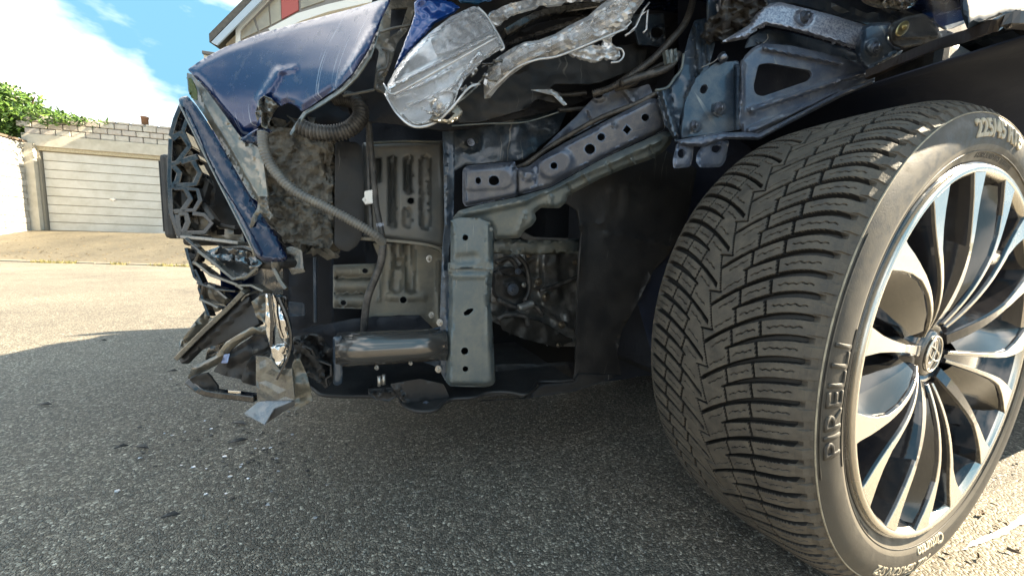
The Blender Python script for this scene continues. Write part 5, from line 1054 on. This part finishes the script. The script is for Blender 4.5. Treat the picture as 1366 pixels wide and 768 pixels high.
sweep('wing_lip', [(1158, 100, .315), (1185, 88, .29), (1215, 74, .262), (1255, 58, .222), (1290, 48, .190), (1330, 32, .165), (1366, 27, .152), (1420, 40, .148), (1500, 80, .146)], 1, mat('lip_brown_black', (0.035, 0.028, 0.024), .3, coat=.5), sec=(.012, .010))
sheet('wing_edge', [(1274, -60), (1500, -60), (1500, 70), (1420, 32), (1366, 20), (1330, 24), (1290, 39), (1283, 20)], [(1280, 0, .190), (1366, 20, .150), (1500, 60, .142), (1500, -60, .150)], mat('pale_blue_metallic', (0.022, 0.036, 0.055), .4, 0, 0, spec=.25), .003, grid=7, rnd=2, edge=(4, .006))
# ------------------------------------------------------------------ broken headlamp
sheet('headlamp_cavity', [(486, 60), (500, -20), (640, -40), (920, -60), (935, 20), (912, 70), (885, 112), (820, 118), (760, 142), (640, 170), (600, 175), (520, 165), (470, 160), (455, 122)], .655, dark, .004, grid=8, crumple=.012, cs=40, emb=[(640, 60, 760, 20, 6, .012), (470, 130, 490, 125, 2.5, .012), (700, 60, 820, 20, 6, .012), (600, 170, 780, 130, 3, .008)])
sheet('headlamp_back_cover', [(600, 150), (640, 112), (668, 104), (700, 86), (752, 76), (800, 62), (838, 60), (866, 52), (860, 84), (838, 96), (800, 110), (786, 112), (740, 112), (733, 118), (748, 124), (752, 140), (716, 132), (700, 146), (640, 163), (612, 164)], .575, satin, .004, grid=4, rnd=2, crumple=.006, cs=35, emb=[(645, 110, 700, 92, 3, .006), (700, 146, 740, 120, 3, .004)])
sheet('torn_cover_edge', [(708, 120), (736, 119), (744, 124), (757, 140), (752, 141), (738, 127)], .565, lensf, .0015, grid=3, rnd=1)
sweep('cover_seam', [(603, 168, .565), (650, 165, .563), (700, 163, .56), (745, 150, .555)], .0013, steel, n=6)
for y0 in (127, 147): sweep('spring_connector', [(745, y0, .60), (765, y0-1, .60), (782, y0-3, .60)], .0035, hose, n=8, ribs=.003, ribh=.22)
sheet('lamp_frame', [(512, -5), (556, -10), (552, 18), (544, 40), (530, 58), (520, 90), (512, 108), (516, 124), (502, 122), (500, 100), (506, 68), (498, 60), (508, 30)], .62, gplast, .003, grid=4, rnd=3, crumple=.004, holes=[[(522, 12), (544, 10), (534, 40), (520, 50)]], emb=[(520, 40, 550, 34, 2, .005)])
for P_ in ([(505, 44), (525, 38), (548, 34)], [(510, 65), (518, 70), (516, 90), (504, 96), (500, 118)], [(500, 118), (512, 124), (525, 140)], [(457, 128), (480, 124), (500, 120)]):
    sweep('lamp_frame_wire', [(x, y, .605) for x, y in P_], .0018, hoseg, n=6)
sheet('blue_lamp_surround', [(552, 3), (562, -6), (602, 2), (614, 10), (606, 18), (580, 32), (566, 48), (548, 66), (534, 88), (526, 92), (538, 60), (548, 36), (553, 20)], [(560, 0, .55), (606, 10, .52), (530, 90, .56)], mat('bright_blue_paint', (0.008, 0.045, 0.22), .2, .2, .6), .003, grid=3, rnd=2, crumple=.008, cs=30, edge=(3, .004))
L1 = [(513, 124, .545), (530, 90, .535), (600, 25, .50), (635, 8, .49), (672, 62, .445), (620, 110, .455), (575, 165, .465), (550, 170, .48)]
sheet('headlamp_reflector', [(516, 122), (524, 100), (545, 72), (578, 44), (610, 18), (634, 12), (648, 22), (668, 60), (640, 84), (616, 108), (600, 136), (572, 160), (552, 166), (534, 152), (520, 132)], [(x, y, t_+.012) for x, y, t_ in L1], lensf, .002, grid=3, rnd=2, crumple=.004, cs=30,
      emb=[(520, 118, 660, 48, 3, .008), (530, 130, 668, 66, 3, .007), (545, 140, 600, 122, 3, .006)]+[(548+i*9, 118-i*5, 556+i*9, 128-i*5, 1.6, .003, 1.6) for i in range(9)])
sheet('dark_lamp_insert', [(574, 52), (600, 30), (634, 14), (648, 30), (654, 42), (620, 62), (582, 74)], [(x, y, t_+.002) for x, y, t_ in L1], mat('smoked_lamp', (0.10, 0.105, 0.12), .15, .3, .8, dirt=(60, .45, .65, (.4, .4, .42)), bump=.004, bscale=60), .002, grid=3, rnd=4, crumple=.006, cs=14)
sheet('headlamp_lens', [(513, 126), (517, 112), (528, 92), (545, 70), (575, 42), (602, 22), (632, 8), (642, 12), (650, 22), (662, 42), (672, 62), (668, 66), (640, 84), (622, 102), (612, 120), (606, 138), (590, 158), (573, 167), (552, 171), (538, 162), (524, 142)], [(x, y, t_-.008) for x, y, t_ in L1], lens, .003, grid=3, rnd=3, crumple=.0025, cs=24, edge=(5, .008),
      emb=[(522, 116, 662, 44, 3.5, .008), (526, 128, 640, 74, 2.5, .006), (540, 145, 612, 112, 3, .006), (600, 120, 640, 70, 4, .008)])
sweep('lens_edge', [(638, 10, .482), (650, 22, .47), (662, 42, .455), (672, 62, .44), (668, 68, .44)], .0014, lensf, n=6)
sweep('lens_edge', [(514, 126, .53), (530, 152, .49), (552, 169, .468), (578, 165, .458), (602, 145, .45), (625, 118, .445), (640, 112, .45)], .0016, lensf, n=6)
sweep('lens_edge', [(512, 112, .53), (524, 126, .50), (560, 108, .47), (610, 80, .45), (662, 50, .445)], .0013, lensf, n=6)
for i in range(16):
    x0, y0 = random.uniform(560, 650), 0; y0 = 150-(x0-560)*.75+random.uniform(-10, 12)
    dx, dy = random.uniform(3, 9), random.uniform(-8, 3)
    sheet('lens_splinter', [(x0, y0), (x0+dx, y0+dy), (x0+dx*1.3, y0+dy+random.uniform(2, 5)), (x0+2, y0+random.uniform(3, 7))], .448, lens if i % 3 else lensf, .0015, grid=3, rnd=0, crumple=.02, cs=6, bev=0, seed=i)
sheet('lamp_bracket_loop', [(578, 152), (600, 146), (606, 141), (612, 141), (618, 150), (614, 158), (600, 166), (578, 163), (572, 160)], .452, trim, .003, grid=3, rnd=2, holes=[rounded([(586, 154), (601, 149), (607, 151), (598, 160), (584, 158)], 1)], edge=(2, .003))
L2 = [(646, 120, .50), (660, 84, .485), (700, 60, .46), (740, 45, .455), (780, 22, .44), (840, -10, .43), (830, 50, .445), (690, 90, .47), (860, 0, .43)]
sheet('headlamp_light_guide', [(645, 112), (648, 98), (655, 84), (668, 74), (684, 64), (700, 56), (718, 54), (740, 46), (760, 34), (784, 22), (800, 8), (826, -12), (872, -20), (862, -2), (846, 18), (838, 34), (836, 40), (816, 46), (790, 58), (762, 70), (744, 75), (716, 80), (700, 88), (680, 102), (664, 118), (654, 131), (646, 132)], L2, lensf, .003, grid=5, rnd=0, smooth=False, crumple=.006, cs=16, edge=(4, .006),
      emb=[(652, 110, 700, 72, 3, .008), (700, 72, 780, 44, 3, .008), (780, 44, 850, -10, 3, .008), (655, 122, 720, 78, 2, -.006), (720, 78, 820, 38, 2, -.006), (790, 30, 840, -8, 2, -.006)])
sheet('light_guide_lens', [(650, 106), (668, 80), (700, 62), (740, 52), (790, 28), (830, -5), (840, 6), (820, 30), (780, 52), (740, 66), (700, 78), (672, 98), (654, 122)], [(x, y, t_-.012) for x, y, t_ in L2], lens, .002, grid=3, rnd=2, crumple=.008, cs=12)
sweep('lens_edge', [(648, 128, .485), (668, 108, .468), (690, 90, .455), (716, 80, .448), (745, 75, .445), (790, 57, .436), (836, 38, .43)], .0016, lensf, n=6)
sheet('lens_end_tab', [(760, 72), (790, 60), (802, 62), (806, 58), (800, 44), (806, 40), (816, 48), (816, 58), (826, 66), (828, 76), (820, 82), (806, 76), (802, 82), (790, 80), (770, 76)], .452, lensf, .004, grid=3, rnd=2, crumple=.006, cs=9, emb=[(800, 70, 820, 70, 4, .006), (770, 74, 800, 66, 2, -.004)])
sweep('lens_edge', [(820, 64, .448), (829, 66, .447), (832, 74, .447), (826, 82, .448), (815, 84, .449)], .0014, lensf, n=6)
for P_ in ([(818, 44), (824, 30), (836, 24), (842, 30), (832, 40)], [(826, 22), (836, 12), (844, 18)], [(840, 44), (848, 36), (858, 14), (866, 4)], [(856, 20), (864, 14), (862, 40), (858, 44)], [(834, 48), (846, 40)], [(812, 52), (822, 44)]):
    sweep('lens_splinter', [(x, y, .445) for x, y in P_], .0016, lensf, n=5, straight=True)
for i in range(10):
    x0 = random.uniform(628, 664); y0 = random.uniform(78, 116); a = random.uniform(-.9, .2); l_ = random.uniform(5, 15)
    sweep('lens_splinter', [(x0, y0, .452), (x0+l_*math.cos(a), y0+l_*math.sin(a), .455)], .0012, gplast if i % 2 else gloss, n=5, straight=True)
sweep('lamp_strut', [(607, 140, .47), (620, 130, .475), (636, 116, .48)], 1, gplast, sec=(.002, .005), straight=True)
sheet('upper_lamp_fragment', [(648, 30), (655, 18), (672, 8), (700, 0), (760, -12), (850, -20), (842, -6), (800, 2), (760, 4), (720, 8), (690, 16), (664, 34)], .50, lensf, .003, grid=5, rnd=0, smooth=False, crumple=.010, cs=14, emb=[(660, 22, 800, -6, 3, .006)])
sheet('upper_lamp_fragment', [(600, -30), (660, -30), (690, -20), (664, -4), (640, 4), (614, 2)], .52, mat('teal_reflection_paint', (0.02, 0.09, 0.20), .2, .4, 1), .003, grid=4, crumple=.006)
sweep('black_lamp_rib', [(672, 46, .56), (720, 22, .55), (800, 8, .54), (850, -8, .53)], 1, gloss, sec=(.012, .02))
sweep('black_lamp_rib', [(676, 62, .57), (730, 44, .56), (790, 22, .55), (812, 8, .54)], 1, gloss, sec=(.006, .02))
sweep('black_lamp_rib', [(668, 92, .56), (690, 76, .55), (720, 64, .55)], 1, gloss, sec=(.005, .02))
# wiring over the wing structure
sweep('braided_cable', [(928, -20, .50), (922, 10, .49), (912, 34, .485), (895, 54, .485), (872, 78, .49), (845, 98, .50), (818, 116, .52), (790, 126, .54)], .0052, hose, n=10, ribs=.0034, ribh=.12)
sweep('cable', [(905, 72, .475), (894, 88, .475), (878, 96, .48), (850, 104, .49), (828, 112, .50)], .006, hose, n=10)
sweep('cable', [(820, 120, .53), (846, 112, .51), (870, 92, .50), (890, 84, .49)], .0034, hose, n=8)
for i in range(3): sheet('cable_clamp', [(887+i*6, 68-i), (891+i*6, 66-i), (894+i*5, 84-i), (890+i*5, 86-i)], .468, steel, .006, grid=3, rnd=1)
sheet('horn_bracket', [(842, 20), (886, 18), (888, 56), (882, 62), (852, 60), (848, 44)], .56, steeld, .003, grid=4, rnd=3, holes=[circle(877, 43, 9, 8)], emb=[(877, 43, 878, 43, 13, .006, 3)])
sheet('dark_bundle', [(932, 50), (948, 30), (962, 10), (975, -20), (1025, -20), (1022, 8), (1004, 28), (985, 42), (968, 54), (946, 56)], [(932, 50, .44), (1020, -10, .40)], black, .006, grid=4, rnd=4, crumple=.014, cs=12, emb=[(945, 46, 1010, -5, 4, .01), (958, 52, 1015, 10, 3, .01)])
sweep('blue_cable', [(958, -20, .43), (962, 5, .43), (960, 24, .435), (952, 40, .44)], .0035, steelb, n=8)
for (x, y, x2, y2, bx) in ((1018, 58, 1024, 46, 0), (936, 90, 958, 78, 0)): sweep('stray_wire', [(x, y, .385), ((x+x2)/2+3, (y+y2)/2, .383), (x2, y2, .38)], .0007, hoseg, n=5)
sweep('pillar_bolt', [(962, 74, .41), (966, 80, .405)], .006, dboltm, n=10, straight=True)
# ------------------------------------------------------------------ debris on the asphalt
for i, (px, py, w_) in enumerate([(320, 566, 1), (318, 590, .8), (190, 598, .8), (138, 455, .5), (230, 496, .6), (60, 541, .8), (162, 598, .5), (228, 690, .6)]):
    c = gp(px, py); a = rad(random.uniform(-20, 35)); L_ = .022*w_; bm = bmesh.new(); vs = []
    for (u_, v_, z_) in ((-1, -.1, .002), (-.3, -.22, .004), (.6, -.16, .006), (1, .05, .003), (.3, .2, .008), (-.5, .15, .005)):
        vs.append(bm.verts.new((c[0]+L_*(u_*math.cos(a)-v_*math.sin(a)), c[1]+L_*(u_*math.sin(a)+v_*math.cos(a)), z_)))
    r = bmesh.ops.extrude_face_region(bm, geom=[bm.faces.new(vs)])
    for v in r['geom']:
        if isinstance(v, bmesh.types.BMVert): v.co.z += .002
    bmesh.ops.recalc_face_normals(bm, faces=bm.faces); me = bpy.data.meshes.new('plastic_splinter'); bm.to_mesh(me); bm.free(); me.materials.append(black); o = link(bpy.data.objects.new('plastic_splinter', me))
    tag(o, ['black plastic splinter on asphalt below the torn grey flap', 'lower black splinter on asphalt under the torn bumper corner', 'long dark splinter on open asphalt left of the torn bumper', 'small dark splinter near the shadow edge at left', 'dark splinter on asphalt just left of the fog lamp cover', 'leftmost thin dark splinter on the shaded asphalt', 'tiny dark splinter beside the long one on open asphalt', 'lowest dark splinter on asphalt at the bottom left'][i], 'splinter')
